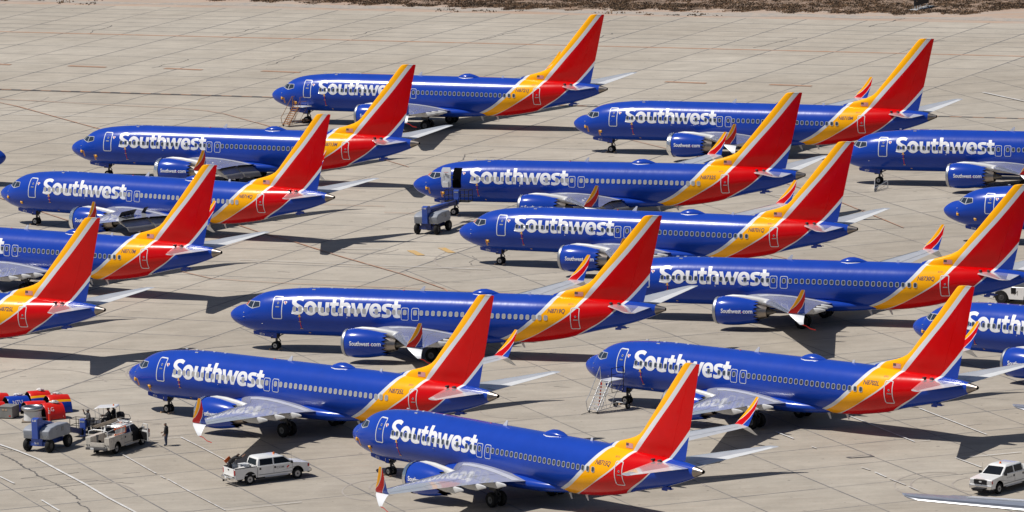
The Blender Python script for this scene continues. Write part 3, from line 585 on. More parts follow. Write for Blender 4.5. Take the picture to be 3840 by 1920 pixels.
def engine(parent, s):
    cy, cz = 4.83*s, 1.66
    b = MB(); nn = 36
    prof = [(12.93, 1.12), (13.2, 1.185), (13.6, 1.225), (14.1, 1.23), (14.7, 1.20), (15.2, 1.14), (15.7, 1.06), (16.0, 1.0), (16.2, .96)]
    b.lathe(prof, (cy, cz), nn, 0, zig=.42)
    b.lathe([(16.18, .90), (15.2, .95)], (cy, cz), nn, 1, cap1=True)
    b.lathe([(12.95, .99), (13.6, .93), (13.9, .9)], (cy, cz), nn, 1)
    b.lathe([(13.85, .9), (13.9, .25), (13.5, .05)], (cy, cz), nn, 2, cap1=True)
    e = b.build('engine', [M['blue'], M['steel'], M['titan']], parent, 50)
    l = MB(); l.lathe([(13.0, .98), (12.82, 1.0), (12.70, 1.03), (12.66, 1.07), (12.70, 1.11), (12.80, 1.14), (12.94, 1.155)], (cy, cz), nn, 0)
    l = l.build('inlet_lip', M['metal'], e, 60)
    n = MB(); n.lathe([(15.9, .74), (16.4, .70), (16.9, .60), (17.25, .52), (17.24, .47), (16.9, .46)], (cy, cz-.02), 28, 0)
    n.build('exhaust_nozzle', M['titan'], e, 50)
    n = MB(); n.lathe([(16.6, .40), (17.2, .33), (17.7, .18), (18.0, .05)], (cy, cz-.02), 24, 0, cap1=True)
    n.build('exhaust_cone', M['steel'], e, 50)
    p = MB(); R = []
    for x, zt, zb, hw in ((13.5, 2.90, 2.84, .05), (14.2, 3.02, 2.7, .17), (15.2, 3.0, 2.5, .22), (16.4, 2.86, 2.2, .22), (17.6, 2.66, 2.0, .2), (19.4, 2.35, 1.95, .16), (20.5, 2.2, 2.0, .05)):
        m = (zt+zb)/2; h = (zt-zb)/2
        R.append([(x, cy+hw*sin(2*PI*i/12), m+h*cos(2*PI*i/12)) for i in range(12)])
    p.loft(R); p.build('pylon', M['fair'], e, 60)
    k = MB(); k.add([(14.1, cy-.75*1, 2.62), (14.9, cy-.78, 2.58), (14.6, cy-1.05, 2.95)], [(0, 1, 2)])
    if s < 0:
        def mp(x, z):
            r = 1.235-.14*max(0, (x-14.5)/1.7)**1.5; q = max(-1, min(1, (z-cz)/r)); return (x, cy-r*sqrt(1-q*q)-.012, z)
        bm = text_bm('Southwest', 1.78, .36, 13.50, cz-.02, offset=.022); finish_conform(bm, 'web_address_lettering', M['letter'], e, mp, .08, .3, 0)
        bm = text_bm('com', .84, .36, 15.42, cz-.02, offset=.022); finish_conform(bm, 'web_address_lettering', M['letter'], e, mp, .08, .3, 0)
        conform('heart_dot', [([rrect(15.32, 15.39, cz+.03, cz+.11, .03)], 0)], M['red'], e, mp, 0)
    return e
def make_airliner(root):
    b = MB(); b.loft(fus_rings(0, 38.27, XS), 0, True, True)
    fu = b.build('fuselage', LIV, root, 50, weld=True)
    b = MB(); b.loft(fus_rings(38.27, 39.1, XS), 0, False, False)
    r = fus_rings(39.1, 39.1, XS)[0]; b.loft([r, [(38.9, p[1]*.8, (p[2]-4.465)*.8+4.465) for p in r]], 1, False, True)
    b.build('tail_cone', [M['titan'], M['black']], root, 50)
    # belly fairing
    b = MB(); R = []
    for x, hw, zt, zb in ((11.6, 1.2, 2.0, 1.33), (12.6, 1.72, 2.3, 1.24), (13.8, 1.98, 2.55, 1.16), (15.5, 2.1, 2.66, 1.12), (18, 2.14, 2.6, 1.1), (20.5, 2.12, 2.52, 1.1), (22.2, 1.98, 2.4, 1.14), (23.4, 1.72, 2.3, 1.2), (24.4, 1.42, 2.2, 1.27), (25.4, 1.0, 2.1, 1.36)):
        zc = (zt+zb)/2; h = (zt-zb)/2; ring_ = []
        for i in range(40):
            a = 2*PI*i/40; ca, sa = cos(a), sin(a)
            ring_.append((x, hw*copysign(abs(ca)**.85, ca), zc+h*copysign(abs(sa)**.9, sa)))
        R.append(ring_)
    b.loft(R); b.build('belly_fairing', M['blue'], root, 60)
    # fin and rudder
    hu = lambda z: (35.75+(z-5)*.355-fin_le(z))/(fin_te(z)-fin_le(z))
    b = MB(); b.loft([fin_ring(f[0], 0, hu(f[0])-.001) for f in FIN]); b.build('vertical_fin', LIV, root, 40)
    b = MB(); b.loft([fin_ring(f[0], hu(f[0])+.001, 1) for f in FIN if f[0] >= 5.0]); b.build('rudder', LIV, root, 40)
    for s in (-1, 1):
        b = MB(); R = []
        for y, le, te, z in ((.2, 33.8, 37.9, 4.62), (1.0, 34.5, 38.0, 4.68), (4, 36.4, 38.6, 4.98), (6.6, 38.02, 39.12, 5.22), (7.0, 38.35, 39.2, 5.26), (7.17, 38.7, 39.2, 5.27)):
            R.append([(p[0], s*y, p[2]) for p in foil_h(y, le, te, z, .10, 0)])
        b.loft(R); h = b.build('horizontal_stabilizer', M['wing'], root, 40)
        b = MB(); R = [[(37.1, s*1.0, 4.80), (38.05, s*1.0, 4.705), (38.05, s*1.0, 4.69)], [(38.8, s*6.7, 5.27), (39.14, s*6.7, 5.245), (39.14, s*6.7, 5.23)]]
        b.loft(R); b.build('elevator', M['wingw'], h, 0)
        wg = wing_mesh(s).build('wing', M['wing'], root, 40)
        # metal leading-edge slats
        b = MB(); R = []
        for y in (6.2, 8, 10, 12, 14, 16.4):
            le, te, z = wing_le(y), wing_te(y), wing_z(y); c = te-le; t = .125-.035*(y/17); P = []
            for u in (.14, .1, .06, .025, .006, 0): P.append((le+u*c-.012, s*y, z+c*(naca(u, t)+.012*4*u*(1-u))-.012*u*c+.012))
            for u in (.006, .025, .06): P.append((le+u*c-.012, s*y, z+c*(-naca(u, t)*.8)-.008))
            R.append(P)
        b.loft(R, 0, True, True); b.build('slat', M['metal'], wg, 50)
        # walkway / inboard light panel and control-surface lines
        b = MB()
        def up(y, u, d=.016):
            le, te = wing_le(y), wing_te(y); c = te-le; t = .125-.035*(y/17)
            return (le+u*c, s*y, wing_z(y)+c*(naca(u, t)+.012*4*u*(1-u))-.012*u*c+d)
        us = [.14, .25, .4, .55, .7, .85, .97]
        for a0, a1 in zip(us[:-1], us[1:]):
            b.add([up(2.25, a0), up(2.25, a1), up(2.95, a1), up(2.95, a0)], [(0, 1, 2, 3)])
        b.build('walkway_panel', M['wingw'], wg, 0)
        b = MB()
        def line(y0, u0, y1, u1, wd=.035, n=8):
            for i in range(n):
                ya, yb = y0+(y1-y0)*i/n, y0+(y1-y0)*(i+1)/n; ua, ub = u0+(u1-u0)*i/n, u0+(u1-u0)*(i+1)/n
                A, B_ = Vector(up(ya, ua)), Vector(up(yb, ub)); d = (B_-A).normalized(); q = Vector((-d.y, d.x, 0)).normalized()*wd/2
                b.add([A-q, B_-q, B_+q, A+q], [(0, 1, 2, 3)])
        line(3.1, .72, 5.6, .66); line(5.6, .66, 12.2, .70); line(12.4, .74, 16.6, .74); line(12.3, .72, 12.3, .97, .03, 3); line(3.2, .15, 6, .17); line(6, .17, 16.5, .15)
        line(5.8, .67, 5.8, .95, .03, 3); line(8.4, .69, 8.4, .78, .03, 2); line(10.4, .7, 10.4, .78, .03, 2)
        b.build('panel_joint', M['flapg'], wg, 0)
        upm, lom = winglet_meshes(s)
        o = upm.build('winglet', WLT, wg, 50)
        lom.build('lower_blade', M['white'], wg, 50)
        for y, L in ((4.6, 1.0), (6.8, 1.05), (9.5, 1.05)):
            x1 = wing_te(y)+L; x0 = x1-3.6; z = wing_z(y)-.05; b = MB(); R = []
            for f, hw, top, bot in ((0, .03, -.1, -.16), (.15, .12, -.08, -.32), (.45, .17, -.04, -.50), (.72, .18, .0, -.50), (.73, .19, .03, -.50), (.9, .12, -.02, -.3), (1, .02, -.10, -.2)):
                x = x0+(x1-x0)*f; m = z+(top+bot)/2; h = (top-bot)/2
                R.append([(x, s*y+hw*q, m+h*v) for q, v in ((0, 1), (.9, .8), (1, 0), (.7, -.8), (0, -1), (-.7, -.8), (-1, 0), (-.9, .8))])
            b.loft(R); b.build('flap_fairing', M['fair'], wg, 30)
        engine(root, s)
        # main gear
        b = MB(); b.tube((19.65, s*2.86, .56), (19.5, s*2.75, 1.9), .14, .16, 10); b.tube((19.65, s*2.55, .56), (19.65, s*3.2, .56), .1, n=8); b.tube((19.6, s*2.8, 1.0), (19.4, s*1.4, 1.7), .07, n=6)
        b.box((19.55, s*3.12, 1.55), (.75, .05, .7)); b.path([(19.9, s*2.86, .6), (20.15, s*2.86, .95), (19.75, s*2.86, 1.3)], .05)
        g = b.build('main_gear', M['strutd'], root, 40)
        for q in (-.43, .43): wheel('wheel', g, 19.65, s*(2.86+q*s*s), .565, .565, .40, s, .48, rim='rimd')
    # nose gear
    b = MB(); b.tube((4.1, 0, .36), (4.2, 0, 1.6), .09, .13, 10); b.tube((4.1, -.3, .36), (4.1, .3, .36), .06, n=8); b.path([(4.2, 0, .5), (4.5, 0, .72), (4.3, 0, 1.0)], .045)
    b.box((4.05, 0, 1.02), (.5, .5, .14)); b.tube((3.7, -.12, 1.02), (3.78, -.12, 1.02), .1, n=8); b.tube((3.7, .12, 1.02), (3.78, .12, 1.02), .1, n=8); b.tube((4.3, 0, 1.1), (5.2, 0, 1.5), .05)
    g = b.build('nose_gear', M['strutd'], root, 40)
    for s in (-1, 1): wheel('wheel', g, 4.1, s*.22, .345, .345, .22, s, .56)
    for s in (-1, 1):
        b = MB(); b.prism([(2.23, 1.60), (2.20, 1.52), (2.23, 1.30), (3.05, 1.16), (3.87, 1.06), (3.91, 1.41)], s*.34, s*.37)
        b.build('gear_door', M['blue'], root, 0)
        b = MB(); b.prism([(3.96, 1.42), (3.92, 1.04), (4.02, 1.03), (4.06, 1.41)], s*.345, s*.365); b.prism([(4.08, 1.42), (4.04, 1.02), (4.3, 1.0), (4.34, 1.4)], s*.345, s*.365)
        b.build('gear_door', M['blue'], root, 0)
    # doors, exits, windows
    sm = lambda off: (lambda x, z: side(x, z, off))
    d = conform('passenger_door', [(ring(4.64, 5.58, 2.88, 4.70, .16, .075, -.0), 0)], M['white'], root, sm(.012))
    conform('door_handle', [([rrect(4.94, 5.30, 3.84, 3.94, .045)], 0)], M['metal'], d, sm(.02))
    conform('door_window', [(ring(5.06, 5.24, 4.10, 4.28, .088, .03), 0), ([rrect(5.095, 5.205, 4.135, 4.245, .05)], 1)], [M['winrim'], M['win_d']], d, sm(.02))
    d = conform('rear_door', [(ring(31.32, 32.08, 2.80, 4.56, .14, .06), 0)], M['white'], root, sm(.014))
    conform('door_handle', [([rrect(31.58, 31.96, 3.55, 3.63, .035)], 0)], M['metal'], d, sm(.02))
    conform('door_window', [(ring(31.68, 31.83, 3.78, 3.93, .07, .03), 0), ([rrect(31.71, 31.80, 3.81, 3.90, .04)], 1)], [M['winrim'], M['win_d']], d, sm(.02))
    for x in (16.71, 17.64): conform('emergency_exit', [(ring(x-.34, x+.34, 3.14, 4.17, .15, .045), 0)], M['white'], root, sm(.012))
    for s in (-1, 1):
        sp = lambda x, z, o=.010, s=s: side(x, z, o, s)
        cw = conform('cockpit_window', [([[(1.66, 3.80), (2.07, 4.16), (2.75, 4.21), (3.30, 4.23), (3.37, 4.20), (3.43, 3.86), (3.38, 3.81), (2.66, 3.62), (2.55, 3.65), (1.95, 3.80)]], 0)], M['winrim'], root, sp, .05, .1)
        sq = lambda x, z, s=s: side(x, z, .02, s)
        for P, nm in (([(1.73, 3.83), (2.06, 4.12), (2.17, 4.13), (2.0, 3.83)], 'front_pane'), ([(2.08, 3.82), (2.25, 4.14), (2.71, 4.16), (2.60, 3.70)], 'pane'), ([(2.69, 3.70), (2.80, 4.17), (3.31, 4.18), (3.37, 3.86)], 'pane')):
            conform(nm, [([P], 0)], M['glassg'], cw, sq, .05, .1)
    def wmesh():
        # window seen from outside, local x along the body, local z up, local -y outwards
        P = [rrect(-.165, .165, -.215, .215, .12), rrect(-.125, .125, -.175, .175, .09)]
        return conform('w', [(P, 0), ([P[1]], 1)], [M['winrim'], M['win_d']], None, lambda x, z: (x, -.004 if max(abs(x)/.126, abs(z)/.176) <= 1.01 else -.004, z), 0, None, 0)
    wd = data_of('window', wmesh)
    for x in WINX:
        z0 = 3.79 if x < 20 else 3.79-.006*(x-20)
        p = side(x, z0, .012); a = side(x+.1, z0); c = side(x, z0+.1); yaw = atan2(a[1]-p[1]-0.012*-1+.0, .1) if x > 26 else 0
        a0 = side(x-.1, z0); yaw = atan2(a[1]-a0[1], .2); lo = side(x, z0-.1); hi = side(x, z0+.1); tilt = atan2(hi[1]-lo[1], .2)
        put('cabin_window', wd, root, p, (-tilt, 0, yaw))
    # lettering
    zfix = lambda P: [(x, z) for x, z in P]
    polys = []
    for k, hole in (('S', 0), ('o', 'o_h'), ('u', 0), ('t', 0), ('h', 0), ('w', 0), ('e', 'e_h'), ('s', 0), ('t2', 0)):
        L = [smooth_poly(LET[k], 3)]+([smooth_poly(LET[hole], 3)] if hole else []); polys.append((L, 0))
    conform('airline_name_lettering', polys, M['letter'], root, sm(.007), .1)
    def heart(x, z, r):
        P = []
        for i in range(28):
            t = 2*PI*i/28; P.append((x+r*16*sin(t)**3/17, z+r*(13*cos(t)-5*cos(2*t)-2*cos(3*t)-cos(4*t))/17))
        return P
    H = heart(5.82, 4.24, .17); h = conform('heart_emblem', [([H], 0)], M['letter'], root, sm(.010))
    conform('heart_center', [([[(5.72, 4.30), (5.80, 4.33), (5.92, 4.22), (5.86, 4.16)]], 0)], M['red'], h, sm(.018))
    # flag on the dorsal fin
    fl = [(([[(31.28, 5.36), (32.03, 5.36), (32.03, 5.73), (31.28, 5.73)]]), 0)]
    f0 = lambda o: (lambda x, z: (x, -fin_half(x, z)-o, z))
    fg = conform('flag', fl, M['letter'], root, f0(.012), .1, .15)
    conform('flag_stripe', [([[(31.28, 5.73-.37*(2*i+1)/13), (32.03, 5.73-.37*(2*i+1)/13), (32.03, 5.73-.37*2*i/13), (31.28, 5.73-.37*2*i/13)]], 0) for i in range(7)], M['redtag'], fg, f0(.016), 0, .15)
    conform('flag_canton', [([[(31.28, 5.53), (31.58, 5.53), (31.58, 5.73), (31.28, 5.73)]], 0)], M['dgrey'], fg, f0(.020), 0, .15)
    # small fittings
    b = MB(); b.add([(17.3, -.03, 5.33), (17.75, -.03, 5.33), (17.86, -.015, 5.74), (17.72, -.015, 5.74), (17.3, .03, 5.33), (17.75, .03, 5.33), (17.86, .015, 5.74), (17.72, .015, 5.74)], [(0, 1, 2, 3), (4, 7, 6, 5), (0, 3, 7, 4), (1, 5, 6, 2), (3, 2, 6, 7)])
    b.build('antenna', M['white'], root, 0)
    b = MB(); b.add([(27.0, -.03, 5.3), (27.25, -.03, 5.3), (27.3, -.015, 5.55), (27.1, -.015, 5.55), (27.0, .03, 5.3), (27.25, .03, 5.3), (27.3, .015, 5.55), (27.1, .015, 5.55)], [(0, 1, 2, 3), (4, 7, 6, 5), (0, 3, 7, 4), (1, 5, 6, 2), (3, 2, 6, 7)])
    b.build('antenna', M['white'], root, 0)
    for x, z in ((11.0, 1.32), (24.4, 1.2), (26.2, 1.3)):
        b = MB(); b.add([(x, -.02, z+.05), (x+.28, -.02, z+.05), (x+.42, -.01, z-.42), (x+.30, -.01, z-.42), (x, .02, z+.05), (x+.28, .02, z+.05), (x+.42, .01, z-.42), (x+.30, .01, z-.42)], [(0, 1, 2, 3), (4, 7, 6, 5), (0, 3, 7, 4), (1, 5, 6, 2), (3, 2, 6, 7)])
        b.build('antenna', M['wingw'], root, 0)
    b = MB(); R = []
    for f, hw, h in ((0, .02, .0), (.06, .3, .1), (.16, .48, .2), (.32, .58, .31), (.5, .56, .33), (.68, .46, .25), (.84, .3, .13), (1, .03, .0)):
        R.append([(22.0+2.55*f, hw*cos(PI*i/12), 5.30+1.15*h*sin(PI*i/12)+(0 if 0 < i < 12 else -.12)) for i in range(13)])
    b.loft(R, 0, True, True, False); o = b.build('radome', M['blue'], root, 60)
    b = MB(); R = []
    for f, hw in ((0, .05), (.05, .34), (.15, .55), (.32, .66), (.5, .64), (.68, .54), (.86, .36), (1, .06)):
        R.append([(21.97+2.62*f, q*hw, 5.33-.05*abs(q)-.12*(abs(q) > .9)) for q in (-1, -.85, .85, 1)])
    b.loft(R, 0, True, True, False); b.build('radome_skirt', M['wingw'], o, 60)
    b = MB(); b.add([side(7.7, 1.80, .04), side(7.86, 1.76, .04), side(7.86, 1.7, .04), side(7.68, 1.72, .04)], [(0, 1, 2, 3)]); b.build('vent_tag', M['tan'], root, 0)
    b = MB(); b.lathe([(5.30, .10), (5.34, .09), (5.37, .05)], (15.9, 0), 10, 0, 'z', cap1=True); b.build('beacon', M['redlamp'], root, 60)
    b = MB()
    for x in (6.4, 7.5, 8.2, 9.4, 10.6): b.box((x, 0, 5.33), (.22, .12, .05))
    b.box((8.0, -.55, 5.25), (.3, .1, .05)); b.build('roof_antenna', M['white'], root, 0)
    for x, z in ((1.78, 3.26), (1.80, 2.9), (3.62, 2.43), (11.5, 3.2)):
        b = MB(); p = Vector(side(x, z, -.01)); b.tube(p, p+Vector((-.03, -.09, .0)), .028, .02, 6); b.tube(p+Vector((-.03, -.08, 0)), p+Vector((.08, -.10, 0)), .018, .01, 6)
        b.build('air_probe', M['strut'], root, 0)
    b = MB(); b.box((35.2, 0, 2.86), (.9, .2, .2), taper=(.6, 1)); b.box((34.9, 0, 2.72), (.5, .12, .18)); b.box((35.6, 0, 2.85), (.5, .06, .05)); b.build('tail_skid', M['blue'], root, 0)
    b = MB()
    for dx in (0, .7): b.box((34.6+dx, -.75, 4.95), (.16, .3, .12))
    b.build('stabilizer_seal', M['dgrey'], root, 0)
def children(o): return list(o.children)
def copy_tree(o, parent=None):
    c = o.copy(); C.objects.link(c); c.parent = parent
    for ch in list(o.children): copy_tree(ch, c)
    return c
# -------- optional extras, meshes shared between aircraft
def covers_mesh(tagged, k_=0):
    b = MB(); near_only = k_
    L = [((1.85, 2.71), (2.08, 2.83), (2.14, 2.22)), ((3.62, 2.34), (3.42, 2.46), (3.40, 1.90))]
    if near_only is not None: L = [L[near_only]]
    for (x, z), t0, t1 in L:
        P = [side(x+dx, z+dz, .03) for dx, dz in ((-.13, -.12), (.12, -.13), (.13, .11), (-.12, .13))]; Q = [side(x+dx, z+dz, .14) for dx, dz in ((-.08, -.07), (.08, -.08), (.08, .07), (-.08, .08))]
        b.loft([P, Q], 0, True, True)
        if tagged:
            for dx in (-.05, .05):
                p = Vector(side(t0[0]+dx, t0[1], .04)); q = Vector(side(t1[0]+dx, t1[1], .06)); e = Vector((.04, 0, 0))
                b.add([p-e, p+e, q+e, q-e], [(0, 1, 2, 3)], 1)
            p = Vector(side(t0[0], t0[1]-.05, .045)); q = Vector(side(t1[0], t1[1]+.05, .065)); e = Vector((.02, 0, 0)); b.add([p-e, p+e, q+e, q-e], [(0, 1, 2, 3)], 2)
    return b.build('probe_cover', [M['cover'], M['tan'], M['redtag']], None, 0)
def streamer_mesh(full):
    b = MB(); x = 7.19
    zs = [3.18, 2.95, 2.74, 2.4, 2.12] if full else [3.2, 3.0, 2.84, 2.7, 2.56]
    P = [Vector(side(x, z, .03)) for z in zs]; e = Vector((.028, 0, 0))
    for p, q in zip(P[:-1], P[1:]): b.add([p-e, p+e, q+e, q-e], [(0, 1, 2, 3)], 2)
    def bar(z, w_, h, m):
        b.add([side(x-w_, z-h, .045), side(x+w_, z-h, .045), side(x+w_, z+h, .045), side(x-w_, z+h, .045)], [(0, 1, 2, 3)], m)
    bar(3.24, .07, .09, 0); bar(3.15, .14, .03, 1); bar(zs[2], .12, .028, 1); bar(zs[4], .13, .03, 1)
    return b.build('warning_streamer', [M['cover'], M['tan'], M['redtag']], None, 0)
def tip_streamer_mesh():
    b = MB(); P = [Vector((25.0, -17.95, 2.92)), Vector((25.3, -17.9, 2.84)), Vector((25.65, -17.85, 2.6)), Vector((26.1, -17.8, 2.5))]; e = Vector((0, 0, .035))
    for p, q in zip(P[:-1], P[1:]): b.add([p-e, p+e, q+e, q-e], [(0, 1, 2, 3)])
    return b.build('warning_streamer', [M['redtag']], None, 0)
def foil_mesh(s=-1):
    b = MB(); cy = 4.83*s; n = 40; rr = random.Random(3); R = []
    for x, r in ((13.06, .97), (12.8, .985), (12.66, 1.03), (12.62, 1.08), (12.68, 1.14), (12.82, 1.175), (13.0, 1.2), (13.12, 1.22)):
        R.append([(x+rr.uniform(-.035, .035)*(1.6 if x > 13.1 else 1), cy+(r+rr.uniform(-.018, .018))*cos(2*PI*i/n), 1.66+(r+rr.uniform(-.018, .018))*sin(2*PI*i/n)) for i in range(n)])
    b.loft(R, 0, False, False); return b.build('inlet_foil_wrap', [M['foil']], None, 30)
def flap_mesh(y0, y1, ang=35, s=-1):
    b = MB()
    for k, (xa, za, c, an) in enumerate(((-.35, -.16, .95, ang), (.42, -.66, .62, ang+18))):
        R = []
        for y in (y0, y1):
            te = wing_te(y)+xa; z = wing_z(y)+za; ca, sa = cos(radians(an)), sin(radians(an)); P = []
            sc_ = 1.0-.02*(y-y0)
            for u, h in ((0, 0), (.08, .06), (.35, .09), (.7, .05), (1, .0), (.7, -.0), (.3, -.03)):
                X = u*c*sc_; P.append((te+X*ca+h*sa, s*y, z-X*sa+h*ca))
            R.append(P)
        b.loft(R, k)
    return b.build('flap', [M['flapg'], M['mgrey']], None, 30)
def spoiler_mesh(y0, y1, s=-1):
    b = MB(); R = []
    for y in (y0, y1):
        le, te = wing_le(y), wing_te(y); c = te-le; x = le+.66*c; z = wing_z(y)+c*(naca(.66, .10)+.01)+.02; L = .62
        ca, sa = cos(radians(52)), sin(radians(52)); R.append([(x, s*y, z), (x+L*ca, s*y, z+L*sa), (x+L*ca+.03, s*y, z+L*sa-.02), (x+.05, s*y, z-.03)])
    b.loft(R); return b.build('spoiler', [M['black']], None, 0)
def gap_mesh(s=-1):
    b = MB()
    for y0, y1 in ((2.1, 5.5), (5.8, 11.8)):
        a = (wing_te(y0), s*y0, wing_z(y0)); c = (wing_te(y1), s*y1, wing_z(y1))
        b.add([(a[0]-.5, a[1], a[2]-.28), (c[0]-.35, c[1], c[2]-.22), (c[0]+.02, c[1], c[2]+.02), (a[0]+.02, a[1], a[2]+.02)], [(0, 1, 2, 3)])
    return b.build('flap_cove', [M['black']], None, 0)
EXTRA = dict(ct0=covers_mesh(True, 0), ct1=covers_mesh(True, 1), cp0=covers_mesh(False, 0), cp1=covers_mesh(False, 1), st_f=streamer_mesh(True), st_s=streamer_mesh(False), tip=tip_streamer_mesh(), foil=foil_mesh(),
             fl_i=flap_mesh(2.2, 5.45), fl_o=flap_mesh(5.75, 11.8), sp=[spoiler_mesh(3.3, 4.4), spoiler_mesh(6.2, 7.2), spoiler_mesh(7.3, 8.3), spoiler_mesh(8.4, 9.4), spoiler_mesh(9.5, 10.5)], gap=gap_mesh())
ED = {k: ([o.data for o in v] if isinstance(v, list) else v.data) for k, v in EXTRA.items()}
for v in EXTRA.values():
    for o in (v if isinstance(v, list) else [v]): bpy.data.objects.remove(o)
def open_door(root):
    for ch in list(root.children):
        if ch.name.startswith('passenger_door'):
            for c2 in list(ch.children): bpy.data.objects.remove(c2)
            bpy.data.objects.remove(ch)
    conform('doorway', [([rrect(4.68, 5.56, 2.86, 4.68, .1)], 0)], M['void'], root, lambda x, z: side(x, z, .012))  # near-black patch painted on the skin for the unlit cabin
    b = MB()   # inside face of the opened plug door, swung forward and clear of the body
    R = []
    for i in range(13):
        z = 2.98+1.86*i/12; bow = .30*((i/12-.35)**2)*2.0; x0 = 3.86-.02*i/12; e = .12*(abs(i/12-.5)*2)**8
        R.append([(x0+e, -2.55+bow, z), (x0+.92-e, -2.42+bow, z), (x0+.92-e, -2.30+bow, z), (x0+e, -2.43+bow, z)])
    b.loft(R); d = b.build('passenger_door', M['white'], root, 30); d['label'] = 'open front door showing its white inner lining'
    b = MB(); b.box((4.3, -2.60, 3.28), (.62, .16, .5), taper=(.9, 1)); b.build('slide_pack', M['wingw'], d, 0, .02)
    b = MB(); b.box((4.32, -2.5, 4.25), (.12, .05, .12)); b.box((4.35, -2.48, 4.42), (.42, .02, .03), 1); b.path([(4.05, -2.55, 3.9), (4.1, -2.5, 4.2), (4.3, -2.48, 4.32), (4.55, -2.48, 4.2), (4.65, -2.5, 3.8)], .014, 5, 2)
    b.build('door_handle', [M['dgrey'], M['redtag'], M['mgrey']], d, 0)
    b = MB(); b.box((4.75, -2.1, 3.7), (.3, .25, .06)); b.box((4.75, -2.1, 4.1), (.3, .25, .06)); b.build('hinge_arm', M['mgrey'], d, 0)
sm_ = lambda off: (lambda x, z: side(x, z, off))
def reg_text(root, reg, fleet):
    if reg:
        bm = text_bm(reg, 1.44, .34, 29.38, 4.13, offset=.012); 
        for v in bm.verts: v.co.x += .14*(v.co.z-4.14)
        finish_conform(bm, 'registration_lettering', M['ink'], root, sm_(.010), .1)
        bm = text_bm(fleet, .42, .12, 31.05-.02, 4.75, offset=.0); finish_conform(bm, 'fleet_number', M['ink2'], root, sm_(.010), .1)
    if fleet:
        bm = text_bm(fleet, .44, .20, 2.78, 1.24, offset=.012)
        finish_conform(bm, 'fleet_number', M['letter'], root, lambda x, z: (x, -.376, z-.13*(x-2.78)), 0)
def extras(root, opts):
    near_wing = [c for c in root.children if c.name.startswith('wing') and not c.name.startswith('winglet')]
    near = min(near_wing, key=lambda o: min(v.co.y for v in o.data.vertices)) if near_wing else root
    near_eng = min([c for c in root.children if c.name.startswith('engine')], key=lambda o: min(v.co.y for v in o.data.vertices), default=None)
    for k in opts:
        for q in dict(cov_t=('ct0', 'ct1'), cov=('cp0', 'cp1'), cov1=('ct1',), covf=('ct0',)).get(k, ()): put('probe_cover', ED[q], root)
        if k in ('st_f', 'st_s'): put('warning_streamer', ED[k], root)
        if k == 'tip': put('warning_streamer', ED['tip'], near)
        if k == 'foil': put('inlet_foil_wrap', ED['foil'], near_eng)
        if k == 'flap':
            for c in near.children:
                if c.name.startswith('flap_fairing'):
                    q = max(v.co.x for v in c.data.vertices)-2.2; zz = sum(v.co.z for v in c.data.vertices)/len(c.data.vertices)
                    c.matrix_local = Matrix.Translation((q, 0, zz)) @ Matrix.Rotation(radians(24), 4, 'Y') @ Matrix.Translation((-q, 0, -zz-.1))
            put('flap', ED['fl_i'], near); put('flap', ED['fl_o'], near); put('flap_cove', ED['gap'], near)
        if k == 'spoil':
            for d in ED['sp']: put('spoiler', d, near)
        if k == 'door': open_door(root)
        if k in ('light', 'mixed'):
            n = 0
            for c in root.children:
                if c.name.startswith('cabin_window'):
                    n += 1
                    if k == 'mixed' and random.random() > .25: continue
                    s_ = c.material_slots[1]; s_.link = 'OBJECT'; s_.material = M['win_l']
        if k == 'oshade':
            for c in root.children:
                if c.name.startswith('cockpit_window') :
                    for c2 in c.children:
                        if c2.name.startswith('front_pane'): c2.material_slots[0].link = 'OBJECT'; c2.material_slots[0].material = M['shade_o']
GRP = 'blue airliners with yellow and red tails parked on the apron'
